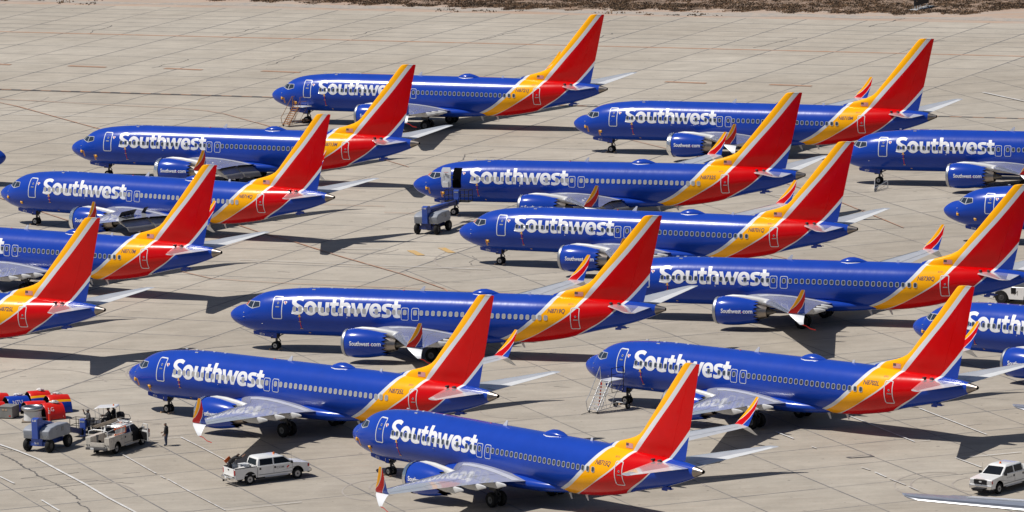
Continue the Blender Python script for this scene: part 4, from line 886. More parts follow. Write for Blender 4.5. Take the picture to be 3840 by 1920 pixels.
FLEET = [
 ('N8719Q', '8719', (-23.672, 545.662, -0.39983), ['light', 'st_f', 'tip', 'oshade'], 'blue airliner marked N8719Q, nose toward the left just above the middle front row'),
 ('N8721J', '8721', (-24.654, 690.835, -0.46119), ['cov_t', 'st_f', 'tip'], 'blue airliner marked N8721J, farthest back, with rusty boarding stairs at its nose'),
 ('N8713M', '8713', (-43.536, 654.275, -0.46799), ['cov_t', 'st_f', 'foil', 'flap'], 'blue airliner marked N8713M with lowered wing flaps and a foil wrapped engine inlet'),
 ('N8714Q', '8714', (-48.380, 623.463, -0.60159), ['cov', 'st_s', 'foil', 'flap', 'spoil', 'light', 'tip'], 'blue airliner marked N8714Q with raised spoilers, its nose at the left edge'),
 ('N8717M', '8717', (-57.628, 591.626, -0.59780), ['cov_t', 'st_f', 'tip'], 'blue airliner marked N8717M, front half cut off by the left edge'),
 ('N8725L', '8725', (-66.985, 560.554, -0.55749), ['cov_t', 'st_f', 'mixed'], 'blue airliner marked N8725L, only its tail end in view at the left edge'),
 ('N8710M', '8710', (6.689, 659.827, -0.43507), ['cov_t', 'st_f', 'foil'], 'blue airliner marked N8710M with foil wrapped engine inlet, in the upper right'),
 ('N8732S', '8732', (-9.100, 619.639, -0.36796), ['cov_t', 'st_f', 'light', 'flap', 'door', 'oshade'], 'blue airliner marked N8732S with its front door open above a lift basket'),
 ('N8709Q', '8709', (31.767, 630.987, -0.37849), ['st_f'], 'blue airliner with 8709 on its nose gear door, cut off by the right edge'),
 ('N8734Q', '8734', (39.173, 591.404, -0.43945), ['cov'], 'blue airliner with 8734 on its nose gear door, mostly hidden behind a red tail fin'),
 ('N8701Q', '8701', (-4.644, 588.381, -0.46871), ['cov1', 'st_f', 'oshade'], 'blue airliner marked N8701Q with bright sun glint along its back, in the centre'),
 ('N8730Q', '8730', (7.103, 555.819, -0.39084), ['st_f', 'tip'], 'blue airliner marked N8730Q, nose hidden behind a tail fin, right of centre'),
 ('N8702L', '8702', (5.648, 514.717, -0.73743), ['st_f', 'tip'], 'blue airliner marked N8702L with silver boarding stairs at its nose'),
 ('N8735L', '8735', (-30.610, 517.883, -0.72727), ['cov_t', 'st_s', 'foil', 'light', 'tip'], 'blue airliner marked N8735L, behind the white pickup, nose toward the man standing'),
 ('N8715Q', '8715', (-12.188, 487.864, -0.87192), ['cov_t', 'st_f', 'foil', 'tip'], 'blue airliner marked N8715Q, nearest of the row at the bottom centre'),
 (None, None, (32.332, 527.885, -0.69414), ['covf', 'st_f', 'tip'], 'blue airliner at the lower right edge with only nose, lettering and engine front in view'),
 (None, None, (-49.75, 648.37, 2.74), [], 'blue airliner nose poking in at the upper left edge, facing right'),
]
proto = thing('airliner', 'x', 'airliner', (0, 0, 0), 0, GRP)
make_airliner(proto)
ALL = [proto]+[copy_tree(proto) for _ in FLEET[1:]]
PLANES = {}
for o, (reg, fl, (X, Y, H), opts, lab) in zip(ALL, FLEET):
    o.location = (X, Y, 0); o.rotation_euler = (0, 0, H); o['label'] = lab; o['group'] = GRP
    reg_text(o, reg, fl); extras(o, opts); PLANES[fl or lab] = o

# other airliners of which only a silver wing reaches into the picture
def wing_only(name_label, tip, ang, flap=True):
    """x runs inboard from the tip, -y is the leading edge"""
    r = thing('airliner', name_label, 'airliner', (tip[0], tip[1], 0), ang, None)
    S = [(0, -.05, .12), (.22, -.5, .14), (.5, -.92, .16), (1.0, -1.45, .22), (1.9, -1.92, .34), (4, -2.0, .6), (8, -2.1, .95), (15, -2.3, 1.6)]
    Z = lambda x: 3.42-.035*x
    b = MB(); R = []
    for x, a, c in S: R.append([(x, p[0], p[2]) for p in foil_h(0, a, c, Z(x), .115, .012, 0)])
    b.loft(R); wg = b.build('wing', M['wingd'], r, 40)
    b = MB(); R = []
    for x, a, c in S[2:]:
        ch = c-a; P = []
        for u in (.15, .09, .05, .02, 0): P.append((x, a+u*ch-.012, Z(x)+ch*(naca(u, .115)+.048*u*(1-u))+.014))
        for u in (.01, .04): P.append((x, a+u*ch-.012, Z(x)-ch*naca(u, .115)*.8-.01))
        R.append(P)
    b.loft(R); b.build('slat', M['metal'], wg, 50)
    if flap:
        rear = lambda x: .34+(x-1.9)*.092
        b = MB(); R = []
        for x in (2.9, 8, 15):
            z = Z(x)-.20; y0 = rear(x)+.12; R.append([(x, y0, z), (x, y0+.15, z+.08), (x, y0+1.75-.02*x, z-.12), (x, y0+.15, z-.05)])
        b.loft(R); b.build('flap', M['wingd'], wg, 0)
        b = MB(); R = []
        for x in (5.0, 8, 15):
            R.append([(x, rear(x)-1.15, Z(x)+.235), (x, rear(x)-.05, Z(x)+.10), (x, rear(x)-.05, Z(x)+.06), (x, rear(x)-1.15, Z(x)+.18)])
        b.loft(R); b.build('spoiler', M['wingw'], wg, 0)
        b = MB(); R = [[(9.0, 1.75, 3.02), (9.0, 2.5, 2.98), (9.0, 2.5, 2.94)], [(15, 2.3, 2.85), (15, 3.1, 2.8), (15, 3.1, 2.76)]]
        b.loft(R); b.build('flap_tab', M['wingw'], wg, 0)
    b = MB(); R = []
    for y in (-14, -10, 0, 8, 14):
        rr_ = 1.9 if abs(y) < 11 else .9
        R.append([(17+rr_*cos(2*PI*i/24), y, 3.3+rr_*sin(2*PI*i/24)) for i in range(24)])
    b.loft(R); b.build('fuselage', M['white'], r, 60)
    return r
wing_only('airliner with only its silver wing and flap showing at the bottom right corner', (26.66, 453.08), radians(-25))
wing_only('airliner with only a tiny silver wing tip showing at the right edge', (37.07, 486.89), radians(-26), False)

# ================================================================ people
def person(label, loc, rot, pose, shirt, pants, cap=None, skin='skin', scale=1.0, armtone=None, group=None):
    J = {}; E_ = []; 
    def j(n, p, r, par=None):
        J[n] = (Vector(p), r); 
        if par: E_.append((par, n))
    sit = pose == 'sit'; z0 = .0
    lean = .0
    P = (0, 0, .95)
    if pose == 'lean': top = lambda h, f=0: (f+.42*(h-.95)/.6, 0, .95+(h-.95)*.82)
    elif sit: top = lambda h, f=0: (f+.04*(h-.95), 0, h)
    else: top = lambda h, f=0: (f, 0, h)
    j('pelvis', (0, 0, .95), .145); j('belly', top(1.1), .165, 'pelvis'); j('chest', top(1.32, .01), .18, 'belly'); j('neck', top(1.49), .06, 'chest')
    j('jaw', top(1.56, .03), .075, 'neck'); j('head', top(1.65, .02), .098, 'jaw'); j('crown', top(1.73, .01), .07, 'head')
    hx, hy, hz = top(1.62, .02); j('nose', (hx+.105, 0, hz), .018, 'head')
    for s in (-1, 1):
        k = str(s)
        j('ear'+k, (hx-.01, s*.092, hz+.01), .02, 'head')
        j('hip'+k, (0, s*.1, .9), .115, 'pelvis')
        if sit: kn = (.42, s*.14, .93); an = (.46, s*.14, .50); to = (.62, s*.15, .45)
        else: kn = (.03, s*.125, .5); an = (-.02, s*.14, .09); to = (.15, s*.16, .045)
        if pose == 'stand' and s < 0: kn = (.05, s*.13, .5); an = (.04, s*.15, .09); to = (.2, s*.17, .045)
        j('knee'+k, kn, .085, 'hip'+k); j('ankle'+k, an, .06, 'knee'+k); j('toe'+k, to, .042, 'ankle'+k)
        cx, cy, cz = top(1.42); j('sh'+k, (cx, s*.20, cz), .09, 'chest')
        el = (cx-.02, s*.25, cz-.28); wr = (cx+.1, s*.25, cz-.5)
        if pose == 'wave' and s < 0: el = (cx+.10, s*.42, cz-.12); wr = (cx+.16, s*.46, cz+.14)
        elif pose == 'wave': el = (cx+.06, s*.27, cz-.26); wr = (cx+.26, s*.16, cz-.36)
        elif sit: el = (cx+.10, s*.25, cz-.24); wr = (cx+.36, s*.18, cz-.26)
        elif pose == 'lean': el = (cx+.24, s*.22, cz-.06); wr = (cx+.46, s*.18, cz+.08)
        elif pose == 'stand' and s < 0: el = (cx-.03, s*.27, cz-.28); wr = (cx+.22, s*.22, cz-.42)
        j('el'+k, el, .065, 'sh'+k); j('wr'+k, wr, .033, 'el'+k)
        d = (Vector(wr)-Vector(el)).normalized(); pal = Vector(wr)+d*.07; j('palm'+k, pal, .035, 'wr'+k)
        u = d.orthogonal().normalized() if abs(d.y) > .9 else d.cross(Vector((0, 1, 0))).normalized(); lat = u
        for i in range(4):
            L = (.062, .074, .068, .052)[i]; b0 = pal+lat*(.030-.02*i)+d*.03; cv = Vector((0, -s*.02, 0))
            j('f%d'%i+k, b0+d*L*.5, .0095, 'palm'+k); j('g%d'%i+k, b0+d*L+cv, .0085, 'f%d'%i+k)
        j('th'+k, pal+lat*.055+d*.005, .011, 'palm'+k); j('ti'+k, pal+lat*.065+d*.04, .009, 'th'+k)
    names = list(J); me = bpy.data.meshes.new('person_body')
    me.from_pydata([tuple(J[n][0]) for n in names], [(names.index(a), names.index(b)) for a, b in E_], [])
    o = bpy.data.objects.new('body', me); C.objects.link(o)
    o.modifiers.new('skin', 'SKIN'); sv = me.skin_vertices[0].data
    for i, n in enumerate(names): r = J[n][1]; sv[i].radius = (r, r*(1.12 if n in ('chest', 'belly', 'pelvis') else 1)); sv[i].use_root = (i == 0)
    ss = o.modifiers.new('sub', 'SUBSURF'); ss.levels = 1; ss.render_levels = 1
    dg = bpy.context.evaluated_depsgraph_get(); dg.update(); m2 = bpy.data.meshes.new_from_object(o.evaluated_get(dg)); bpy.data.objects.remove(o)
    for q in (skin, shirt, pants, 'hair'): m2.materials.append(M[q])
    hd = J['jaw'][0].z-.02; wrs = [J['wr1'][0], J['wr-1'][0]]
    for p in m2.polygons:
        c = p.center
        if min((c-w_).length for w_ in wrs) < .03 or min((c-J['palm'+k][0]).length for k in ('1', '-1')) < .13: p.material_index = 0
        elif c.z > hd and (c-J['head'][0]).length < .2: p.material_index = 3 if (c.z > J['head'][0].z+.02 and c.x < J['head'][0].x+.07) or c.x < J['head'][0].x-.04 else 0
        elif (c.z < .93 and not sit) or (sit and (c.z < .93 or c.x > .2) and c.z < 1.02): p.material_index = 2
        else: p.material_index = 1
        if c.z < .09 and not sit: p.material_index = 3
    m2.shade_smooth()
    r = thing('person', label, 'person', loc, rot, group); r.scale = (scale*1.3, scale*1.25, scale*1.03)
    b = bpy.data.objects.new('body', m2); C.objects.link(b); b.parent = r
    if sit: b.location.z = -.50+.05
    H = J['head'][0]
    if cap:
        c = MB(); R = []
        for i in range(6):
            a = PI/2*i/5; R.append([(H.x+.112*cos(a)*cos(t), .108*cos(a)*sin(t), H.z+.035+.10*sin(a)) for t in [2*PI*q/12 for q in range(12)]])
        c.loft(R, 0, True, True); c.add([(H.x+.09, -.07, H.z+.045), (H.x+.2, -.05, H.z+.03), (H.x+.2, .05, H.z+.03), (H.x+.09, .07, H.z+.045)], [(0, 1, 2, 3)])
        o = c.build('cap', M[cap], r, 50); 
        if sit: o.location.z = -.45
    return r
person('man in a black coat and dark blue jeans standing alone on the concrete', (-27.04, 500.39, 0), radians(172), 'stand', 'coatb', 'jean')

# ================================================================ boom lifts
def boom_lift(label, loc, head, basket, riser_top, load=False):
    """x = drive direction; counterweight end at -x"""
    r = thing('boom_lift', label, 'boom lift', (loc[0], loc[1], 0), head, 'blue and grey boom lifts')
    b = MB(); b.box((0, 0, .62), (2.6, .95, .42)); b.box((-1.25, 0, .62), (.35, 1.5, .34)); b.box((1.25, 0, .62), (.35, 1.5, .34)); b.box((-1.5, 0, .78), (.12, 1.0, .62)); b.lathe([(.8, .55), (.98, .55)], (0, 0), 20, 0, 'z', True, True)
    ch = b.build('chassis', M['liftb'] if load else M['liftbd'], r, 0, .03)
    for sx in (-1.28, 1.28):
        for sy in (-1, 1): 
            wheel('wheel', r, sx, sy*1.0, .5, .5, .38, sy, .52, 22, 'strutd')
    b = MB()
    for sy in (-1, 1):
        P = [(-1.55, 1.02), (1.35, 1.02), (1.45, 1.2), (1.45, 1.78), (1.1, 1.98), (-.4, 2.02), (-1.25, 1.92), (-1.62, 1.7)]
        b.prism([(x, z-.02) for x, z in P], sy*.30, sy*1.2)
    cw = b.build('engine_cover', M['liftg'], r, 30, .09)
    b = MB()
    for z in (1.12, 1.22, 1.32):
        for sy in (-1, 1): b.box((-1.66, sy*.75, z), (.04, .7, .035))
    b.box((.3, -1.215, 1.62), (.3, .02, .34)); b.box((-.5, -1.215, 1.7), (.12, .02, .08)); b.build('vent_slats', M['mgrey'], cw, 0)
    b = MB(); b.prism([(-1.78, 1.05), (-1.45, 1.05), (-1.0, 2.3), (-1.05, 2.62), (-1.45, 2.68), (-1.78, 2.6)], -.27, .27)
    b.box((-1.2, 0, 1.3), (.6, .4, .7))
    t = b.build('turret_post', M['liftb'], r, 0, .02)
    def tm(txt, hgt, z0, parent, y=0, mat='letter', x=-1.786):
        bm = text_bm(txt, None, hgt, 0, 0, offset=.02); X = [v.co.x for v in bm.verts]; cx_ = (min(X)+max(X))/2
        finish_conform(bm, 'model_lettering', M[mat], parent, lambda a, z: (x, y+cx_-a, z0+z), 0)
    tm('S-60', .15, 2.42, t)
    if load:
        tm('S-60', .16, .62, ch, x=-1.57)
    # boom
    A = Vector((-1.25, 0, riser_top)); Bk = Vector(basket); d = (Bk-A); L = d.length; d.normalize(); e = A+d*(L-.9)
    def beam(p, q, hw, hh, name, mat, par=None):
        dd = (q-p).normalized(); sd_ = Vector((-dd.y, dd.x, 0)).normalized(); uu = sd_.cross(dd)*-1; mb = MB(); R = []
        for c_ in (p, q): R.append([c_+sd_*a*hw+uu*v*hh for a, v in ((-1, -1), (1, -1), (1, 1), (-1, 1))])
        mb.loft(R); return mb.build(name, M[mat], par or r, 0, .012)
    bo = beam(A, A+d*(L*.62), .2, .25, 'boom', 'liftb'); beam(A+d*(L*.5), e, .16, .2, 'boom_section', 'liftbd', bo); beam(A+d*.8+Vector((0, .24, -.02)), A+d*(L*.8)+Vector((0, .24, -.12)), .04, .09, 'cable_carrier', 'dgrey', bo); beam(A+d*.6+Vector((0, -.24, -.05)), A+d*(L*.66)+Vector((0, -.24, -.05)), .05, .06, 'cable_carrier', 'liftbd', bo)
    beam(e, e+Vector((.35, 0, -.1)), .14, .26, 'jib_head', 'black', bo)
    # basket: floor at Bk.z, long axis across
    k = MB(); W2, D2, H2 = 1.22, .45, 1.1; x0 = e.x+.45; z0 = Bk.z; y0 = Bk.y
    def rail(p, q): k.tube(p, q, .028, .028, 6)
    for hz in (z0+.06, z0+.58, z0+H2):
        for p, q in (((x0, y0-W2, hz), (x0, y0+W2, hz)), ((x0+2*D2, y0-W2, hz), (x0+2*D2, y0+W2, hz)), ((x0, y0-W2, hz), (x0+2*D2, y0-W2, hz)), ((x0, y0+W2, hz), (x0+2*D2, y0+W2, hz))): rail(p, q)
    for yy in (-W2, -.4, .4, W2):
        for xx in (x0, x0+2*D2): rail((xx, y0+yy, z0), (xx, y0+yy, z0+H2))
    k.box((x0+D2, y0, z0+.02), (2*D2, 2*W2, .04)); bk = k.build('basket', M['black'], r, 0)
    k = MB(); k.prism([(x0-.12, z0+.35), (x0+.10, z0+.3), (x0+.22, z0+1.0), (x0+.12, z0+1.18), (x0-.12, z0+1.12)], y0-.26, y0+.26); k.box((x0-.08, y0, z0+.1), (.2, .42, .6)); cb = k.build('control_box', M['liftb'], bk, 0, .02)
    k = MB(); k.box((x0-.13, y0, z0+.95), (.01, .40, .12)); k.build('decal', M['liftg'], cb, 0)
    return r, (x0, y0, z0)
def to_world(r, p): 
    c, s = cos(r.rotation_euler.z), sin(r.rotation_euler.z); l = r.location
    return (l.x+c*p[0]-s*p[1], l.y+s*p[0]+c*p[1], l.z+p[2])
L1, bk1 = boom_lift('boom lift with lowered boom and a worker in its basket, left of the utility truck', (-36.2, 500.85), radians(61), (5.3, -.15, .35), 2.25, True)
wp = to_world(L1, (bk1[0]+.35, bk1[1]-.30, bk1[2]+.04))
person('worker in dark cap and jacket standing in the lift basket with a hand raised', wp, radians(200), 'wave', 'dgrey', 'jean', 'dgrey', group=None)
L2, bk2 = boom_lift('blue and grey boom lift reaching its raised basket to the open airliner door', (-7.25, 607.5), radians(66), (6.0, .0, 2.02), 2.2)

# ================================================================ boarding stairs
def stairs(label, loc, head, H, run, wd, plat, mat, rail_mat, n=9, red=False, offs=0.):
    """x = walking direction up the steps"""
    r = thing('boarding_stairs', label, 'boarding stairs', (loc[0], loc[1], 0), head, 'wheeled boarding stairs')
    b = MB(); h = wd/2
    for s in (-1, 1): b.tube((0, s*h, .2), (run, s*h, H), .05, n=6)
    fr = b
    for s in (-1, 1): fr.tube((run*1.05, s*h, H), (run*.35, s*h, .35), .022, n=5); fr.tube((run+plat, s*h, H-.05), (run*.95, s*h, .35), .022, n=5)
    fr.tube((run*.35, -h, .35), (run*.35, h, .35), .02, n=5); fr.tube((0, -h, .22), (run+plat+.4, -h, .42), .03, n=6); fr.tube((0, h, .22), (run+plat+.4, h, .42), .03, n=6); fr.tube((run+plat+.3, -h-.15, .42), (run+plat+.3, h+.15, .42), .035, n=6)
    for i in range(4): fr.tube((run*.3*(i+1)*.6, -h, .3), (run*.6+plat*.2*i, h, H*.2*i+.3), .012, n=4); 
    f = fr.build('frame', M[mat], r, 0)
    for i in range(n):
        t = (i+.5)/n; s_ = MB(); s_.box((run*t, 0, .2+(H-.2)*t), (.22, wd, .045)); s_.build('step', M['galv'] if mat != 'rust' else M['rust'], r, 0)
    b = MB(); b.box((run+plat/2, offs, H), (plat, wd*1.25+abs(offs)*1.6, .06)); b.build('platform', M['wingw'], r, 0)
    hh = h*1.25
    b = MB(); yl = hh+offs*1.8 if offs else hh
    b.path([(0, hh, .15), (-.15, hh, .95), (.2, hh, 1.35), (run, hh, H+1.05), (run+.05, hh, H)], .032, 5)
    b.build('handrail', M[rail_mat if mat == 'rust' else 'galv'], r, 0)
    b = MB(); 
    for z in (H+.5, H+1.0): b.path([(run+.1, -hh, z), (run+plat, -hh, z)], .026, 6)
    b.path([(run+.1, -hh, H-.9 if mat != 'rust' else H), (run+.1, -hh, H+1.0)], .028, 6); b.path([(run+plat, -hh, H-.9 if mat != 'rust' else H), (run+plat, -hh, H+1.0)], .028, 6)
    if mat != 'rust':
        for z in (H-.45, H-.9): b.path([(run+.1, -hh, z), (run+plat, -hh, z)], .026, 6)
    b.build('guard_rail', M[rail_mat], r, 0)
    if mat == 'rust':
        b = MB()
        for y in (hh,):
            for z in (H+.5, H+1.0): b.path([(run+.1, y, z), (run+plat*.9, y, z)], .024, 6)
            b.path([(run+.1, y, H), (run+.1, y, H+1)], .026, 6); b.path([(run+plat*.9, y, H), (run+plat*.9, y, H+1)], .026, 6)
        b.path([(0, -hh, .2), (run*.5, -hh, H*.62), (run, -hh, H+.6)], .02, 5); b.build('guard_rail', M[rail_mat], r, 0)
    else:
        b = MB(); b.tube((run*.9, h*.6, H-.1), (run*.62, h*.6, .3), .05, n=8); b.build('hydraulic_ram', M['redtag'], r, 0)
    for s in (-1, 1): wheel('wheel', r, run+plat+.3, s*(h+.22), .26, .26, .14, s, .5, 18)
    for s in (-1, 1): wheel('caster', r, .05, s*h, .10, .10, .07, s, .5, 12)
    b = MB(); b.tube((-.05, 0, .2), (-1.0, .25, .04), .025, n=6); b.build('tow_bar', M['dgrey'], r, 0)
    return r
stairs('silver boarding stairs with a black guard rail below the door of N8702L', (5.9, 508.25), radians(42), 2.4, 1.45, .95, 1.35, 'galv', 'black', 9)
stairs('rusty brown boarding stairs at the nose of the farthest airliner', (-23.2, 686.2), radians(38), 2.0, 1.4, 1.0, 1.15, 'rust', 'rust', 9, offs=-.35)
# stair guard rail lying by a nose wheel
r = thing('handrail_guard', 'small white railing frame standing at the nose wheel of airliner 8709', 'railing', (34.75, 623.95, 0), 0)
b = MB(); A = Vector((0, 0, 0)); Bv = Vector((1.45, 2.3, 0)); 
for i in range(10):
    p = A+(Bv-A)*(i+.3)/9.6; h0 = .30+.40*i/9; b.tube(p+Vector((0, 0, .05)), p+Vector((0, 0, h0)), .016, n=4)
b.tube((0, 0, .30), (1.45, 2.3, .72), .032, n=6); b.tube((0, 0, .05), (1.45, 2.3, .05), .03, n=6); b.tube((1.45, 2.3, 0), (1.45, 2.3, .75), .035, n=6); b.build('railing', M['galv'], r, 0)
b = MB(); Cv = Vector((.35, 4.6, 0)); b.loft([[(0-.02, 0, .02), (.02, 0, .02), (.02, 0, .3), (-.02, 0, .3)], [(Cv.x-.02, Cv.y, .02), (Cv.x+.02, Cv.y, .02), (Cv.x+.02, Cv.y, .55), (Cv.x-.02, Cv.y, .55)]]); b.build('side_panel', M['wingw'], r, 0)
b = MB(); b.tube((0, 0, .03), (.5, 1.6, .3), .02, n=4); b.tube((.2, .3, .03), (1.1, 1.7, .3), .02, n=4); b.build('brace', M['wood'], r, 0)

# ================================================================ trucks
def pickup(label, loc, head, service=False, load=False, tailgate='white', dark_grille=False, wb=3.95, group='white pickups'):
    """x forward, origin on the ground under the rear axle"""
    body = 'cream' if service else 'whitep'
    r = thing('pickup_truck' if not service else 'service_truck', label, 'pickup truck' if not service else 'utility truck', (loc[0], loc[1], 0), head, group)
    hw = .98; fx = wb+.98; rx = -1.25; cabb = .62 if not service else 1.02
    def arch(cx, R_, z0=.48, n=9): return [(cx+R_*cos(PI*i/n), z0+R_*sin(PI*i/n)*1.02) for i in range(n+1)]
    RA = .50
    def sidepoly(xa, xb, ztop, axles, zb=.48):
        P = [(xa, zb)]
        P += []
        low = []
        for cx in sorted(axles): low += [(p[0], p[1]) for p in reversed(arch(cx, RA, zb))]
        return [(xa, zb)]+low+[(xb, zb)]+ztop
    # lower body with hood
    b = MB(); top = [(fx, .55), (fx+.02, .95), (fx-.05, 1.16), (fx-.5, 1.22), (wb-.28, 1.30), (wb-.30, 1.32), (cabb, 1.30)]
    b.prism(sidepoly(cabb, fx, top, [wb]), -hw, hw); o = b.build('body', M[body], r, 30, .045)
    b = MB(); b.box((wb/2+.3, 0, .46), (wb+2.2, .9, .2)); b.box(((RA+wb-RA)/2, 0, .42), (wb-2*RA-.1, 1.7, .14)); b.build('chassis', M['black'], r, 0)
    for cx in (0, wb):
        if cx == 0 and service: ws = ((-1.055, -.63), (.63, 1.055))
        elif cx == 0: ws = ((-.975, -.5), (.5, .975))
        else: ws = ((-.975, -.4), (.4, .975))
        for y0_, y1_ in ws:
            b = MB(); A_ = arch(cx, RA-.012, .47, 12); b.loft([[(p[0], y0_, p[1]) for p in A_], [(p[0], y1_, p[1]) for p in A_]], 0, False, False, False)
            b.build('wheel_well', M['void'], r, 0)
    # cab greenhouse
    b = MB(); x0 = cabb+.02; x1 = wb-.32; 
    def ring_c(z, xa, xb, h): return [(xa, -h, z), (xb, -h, z), (xb, h, z), (xa, h, z)]
    b.loft([ring_c(1.29, x0, x1, hw-.04), ring_c(1.62, x0+.06, x1-.42, hw-.12), ring_c(1.86, x0+.16, x1-.76, hw-.2), ring_c(1.93, x0+.32, x1-.98, hw-.32)])
    cab = b.build('cab', M['whitep'], r, 30, .05)
    hz0, hz1 = 1.35, 1.80
    def hy(z): return (hw-.04)-(z-1.29)*.26+.012
    mid = (x0+x1-.3)/2
    for s in (-1, 1):
        for xa, xb, xc, xd in ((x0+.22, mid-.06, mid-.06, x0+.26), (mid+.06, x1-.22, x1-.74, mid+.06)):
            b = MB(); b.add([(xa, s*hy(hz0), hz0), (xb, s*hy(hz0), hz0), (xc, s*hy(hz1), hz1), (xd, s*hy(hz1), hz1)], [(0, 1, 2, 3)]); b.build('window', M['glass'], cab, 0)
    b = MB(); fxx = lambda z: x1-(z-1.29)*1.22+.02
    b.add([(fxx(1.33), -.80, 1.33), (fxx(1.33), .80, 1.33), (fxx(1.82), .66, 1.82), (fxx(1.82), -.66, 1.82)], [(0, 1, 2, 3)]); b.build('windshield', M['glass'], cab, 0)
    b = MB(); b.add([(x0-.004+.01, -.72, 1.38), (x0+.01, .72, 1.38), (x0+.135, .60, 1.78), (x0+.135, -.60, 1.78)], [(0, 1, 2, 3)])
    for v in range(len(b.v)): b.v[v] = (b.v[v][0]-.03, b.v[v][1], b.v[v][2])
    b.build('rear_window', M['glass'], cab, 0)
    # door seams and handles
    for s in (-1, 1):
        for xd in (cabb+.14, mid):
            b = MB(); b.box((xd+.10, s*(hw+.006), 1.10), (.14, .02, .14)); b.build('door_handle', M['black'], r, 0)
        b = MB()
        for xd in (cabb+.03, mid-.01, x1-.1): b.box((xd, s*(hw+.002), .95), (.018, .008, .68))
        b.box(((cabb+x1)/2, s*(hw+.004), .66), (x1-cabb-.2, .012, .05)); b.build('door_seam', M['mgrey'], r, 0)
        b = MB(); b.box((x1-.22, s*(hw+.15), 1.38), (.10, .24, .2)); b.build('mirror', M['black'], r, 0, .02)
        b = MB(); b.box((wb/2+.2, s*(hw+.02), .46), (1.9, .14, .05)); b.build('running_board', M['galv'], r, 0, .01)
    for x_ in (0, wb):
        for s in (-1, 1): wheel('wheel', r, x_, s*(hw-.14), .40, .40, .26, s, .56, 24, 'rim')
    b = MB(); b.box((fx+.06, 0, .60), (.16, 2*hw-.06, .26)); b.build('front_bumper', M['chrome'], r, 0, .03)
    b = MB(); b.box((fx+.05, 0, .44), (.12, 2*hw-.4, .16)); b.build('front_valance', M['black'], r, 0, .02)
    b = MB(); b.box((fx+.02, 0, .96), (.05, 1.12, .36)); g = b.build('grille', M['black' if dark_grille else 'mgrey'], r, 0)
    b = MB(); b.lathe([(fx+.045, .09), (fx+.06, .08)], (0, .98), 12, 0, 'x', cap1=True)
    for v in range(len(b.v)): x_, y_, z_ = b.v[v]; b.v[v] = (x_, y_*1.5, .98+(z_-.98)*.7)
    b.build('badge', M['galv'], g, 0)
    if dark_grille:
        b = MB(); b.box((fx+.03, 0, 1.16), (.06, .8, .04)); b.build('grille_trim', M['chrome'], g, 0)
    for s in (-1, 1):
        b = MB(); b.box((fx+.01, s*.76, .97), (.06, .34, .28)); b.build('headlight', M['galv'], r, 0, .02)
        b = MB(); b.box((fx-.08, s*(hw+.004), .97), (.14, .02, .22)); b.build('turn_signal', M['redlamp'], r, 0)
    # bed
    if not service:
        b = MB(); zt_ = 1.30
        for s in (-1, 1):
            b.prism(sidepoly(rx, cabb-.04, [(cabb-.04, zt_-.01), (rx, zt_-.01)], [0]), s*hw, s*(hw-.09))
        b.box((cabb-.09, 0, .95), (.06, 2*hw-.2, .68)); b.box(((rx+cabb)/2, 0, .72), (cabb-rx-.1, 2*hw-.1, .06)); bed = b.build('bed', M['whitep'], r, 30, .02)
        b = MB()
        for s in (-1, 1): b.box(((rx+cabb)/2, s*(hw-.05), zt_+.015), (cabb-rx-.06, .11, .035)); b.box((0, s*(hw-.22), .88), (1.0, .3, .3))
        b.build('bed_rail', M['black'], bed, 0)
        b = MB(); b.box((rx-.01, 0, 1.0), (.07, 2*hw-.28, .58)); tg = b.build('tailgate', M['whitep'], r, 0, .02)
        b = MB(); b.box((rx-.05, 0, 1.16), (.03, .2, .1)); b.build('tailgate_handle', M['black'], tg, 0)
        for s in (-1, 1):
            b = MB(); b.box((rx+.0, s*(hw-.05), 1.02), (.09, .13, .36)); b.build('taillight', M['redlamp'], r, 0, .02)
    else:
        bd = MB()
        for s in (-1, 1): bd.prism(sidepoly(rx, cabb-.06, [(cabb-.06, 1.42), (rx, 1.42)], [0]), s*1.06, s*.62)
        bd.box(((rx+cabb)/2, 0, .68), (cabb-rx-.1, 1.3, .08)); bd.box((cabb-.1, 0, 1.0), (.06, 1.3, .6)); bed = bd.build('utility_body', M['cream'], r, 30, .015)
        b = MB()
        for s in (-1, 1):
            for xa, xb, za, zb in ((rx+.04, -.62, .62, 1.34), (-.52, .50, 1.04, 1.34), (.58, cabb-.1, .62, 1.34)):
                for p, q in (((xa, za), (xb, za)), ((xa, zb), (xb, zb)), ((xa, za), (xa, zb)), ((xb, za), (xb, zb))):
                    b.box(((p[0]+q[0])/2, s*1.063, (p[1]+q[1])/2), (abs(q[0]-p[0])+.015, .01, abs(q[1]-p[1])+.015))
                b.box(((xa+xb)/2, s*1.068, (za+zb)/2+.12), (.05, .012, .05))
        b.build('locker_seam', M['mgrey'], bed, 0)
        b = MB(); b.box((rx-.02, 0, .86), (.06, 1.22, .34)); b.build('tailgate', M['cream'], r, 0, .015)
        b = MB()
        for s in (-1, 1):
            for dy in (-.1, .1): b.lathe([(rx-.03, .05), (rx-.01, .05)], (s*.84+dy, .82), 10, 0, 'x', True, True)
        b.build('taillight', M['strutd'], r, 0)
        b = MB(); zr = 1.98
        for s in (-1, 1):
            b.tube((rx+.15, s*.84, 1.42), (rx+.15, s*.84, 1.86), .028, n=6); b.tube((cabb-.2, s*.84, 1.42), (cabb-.2, s*.84, zr), .028, n=6)
            b.path([(rx+.15, s*.84, 1.86), (cabb-.2, s*.84, zr), (wb-1.3, s*.84, zr+.06)], .024, 6)
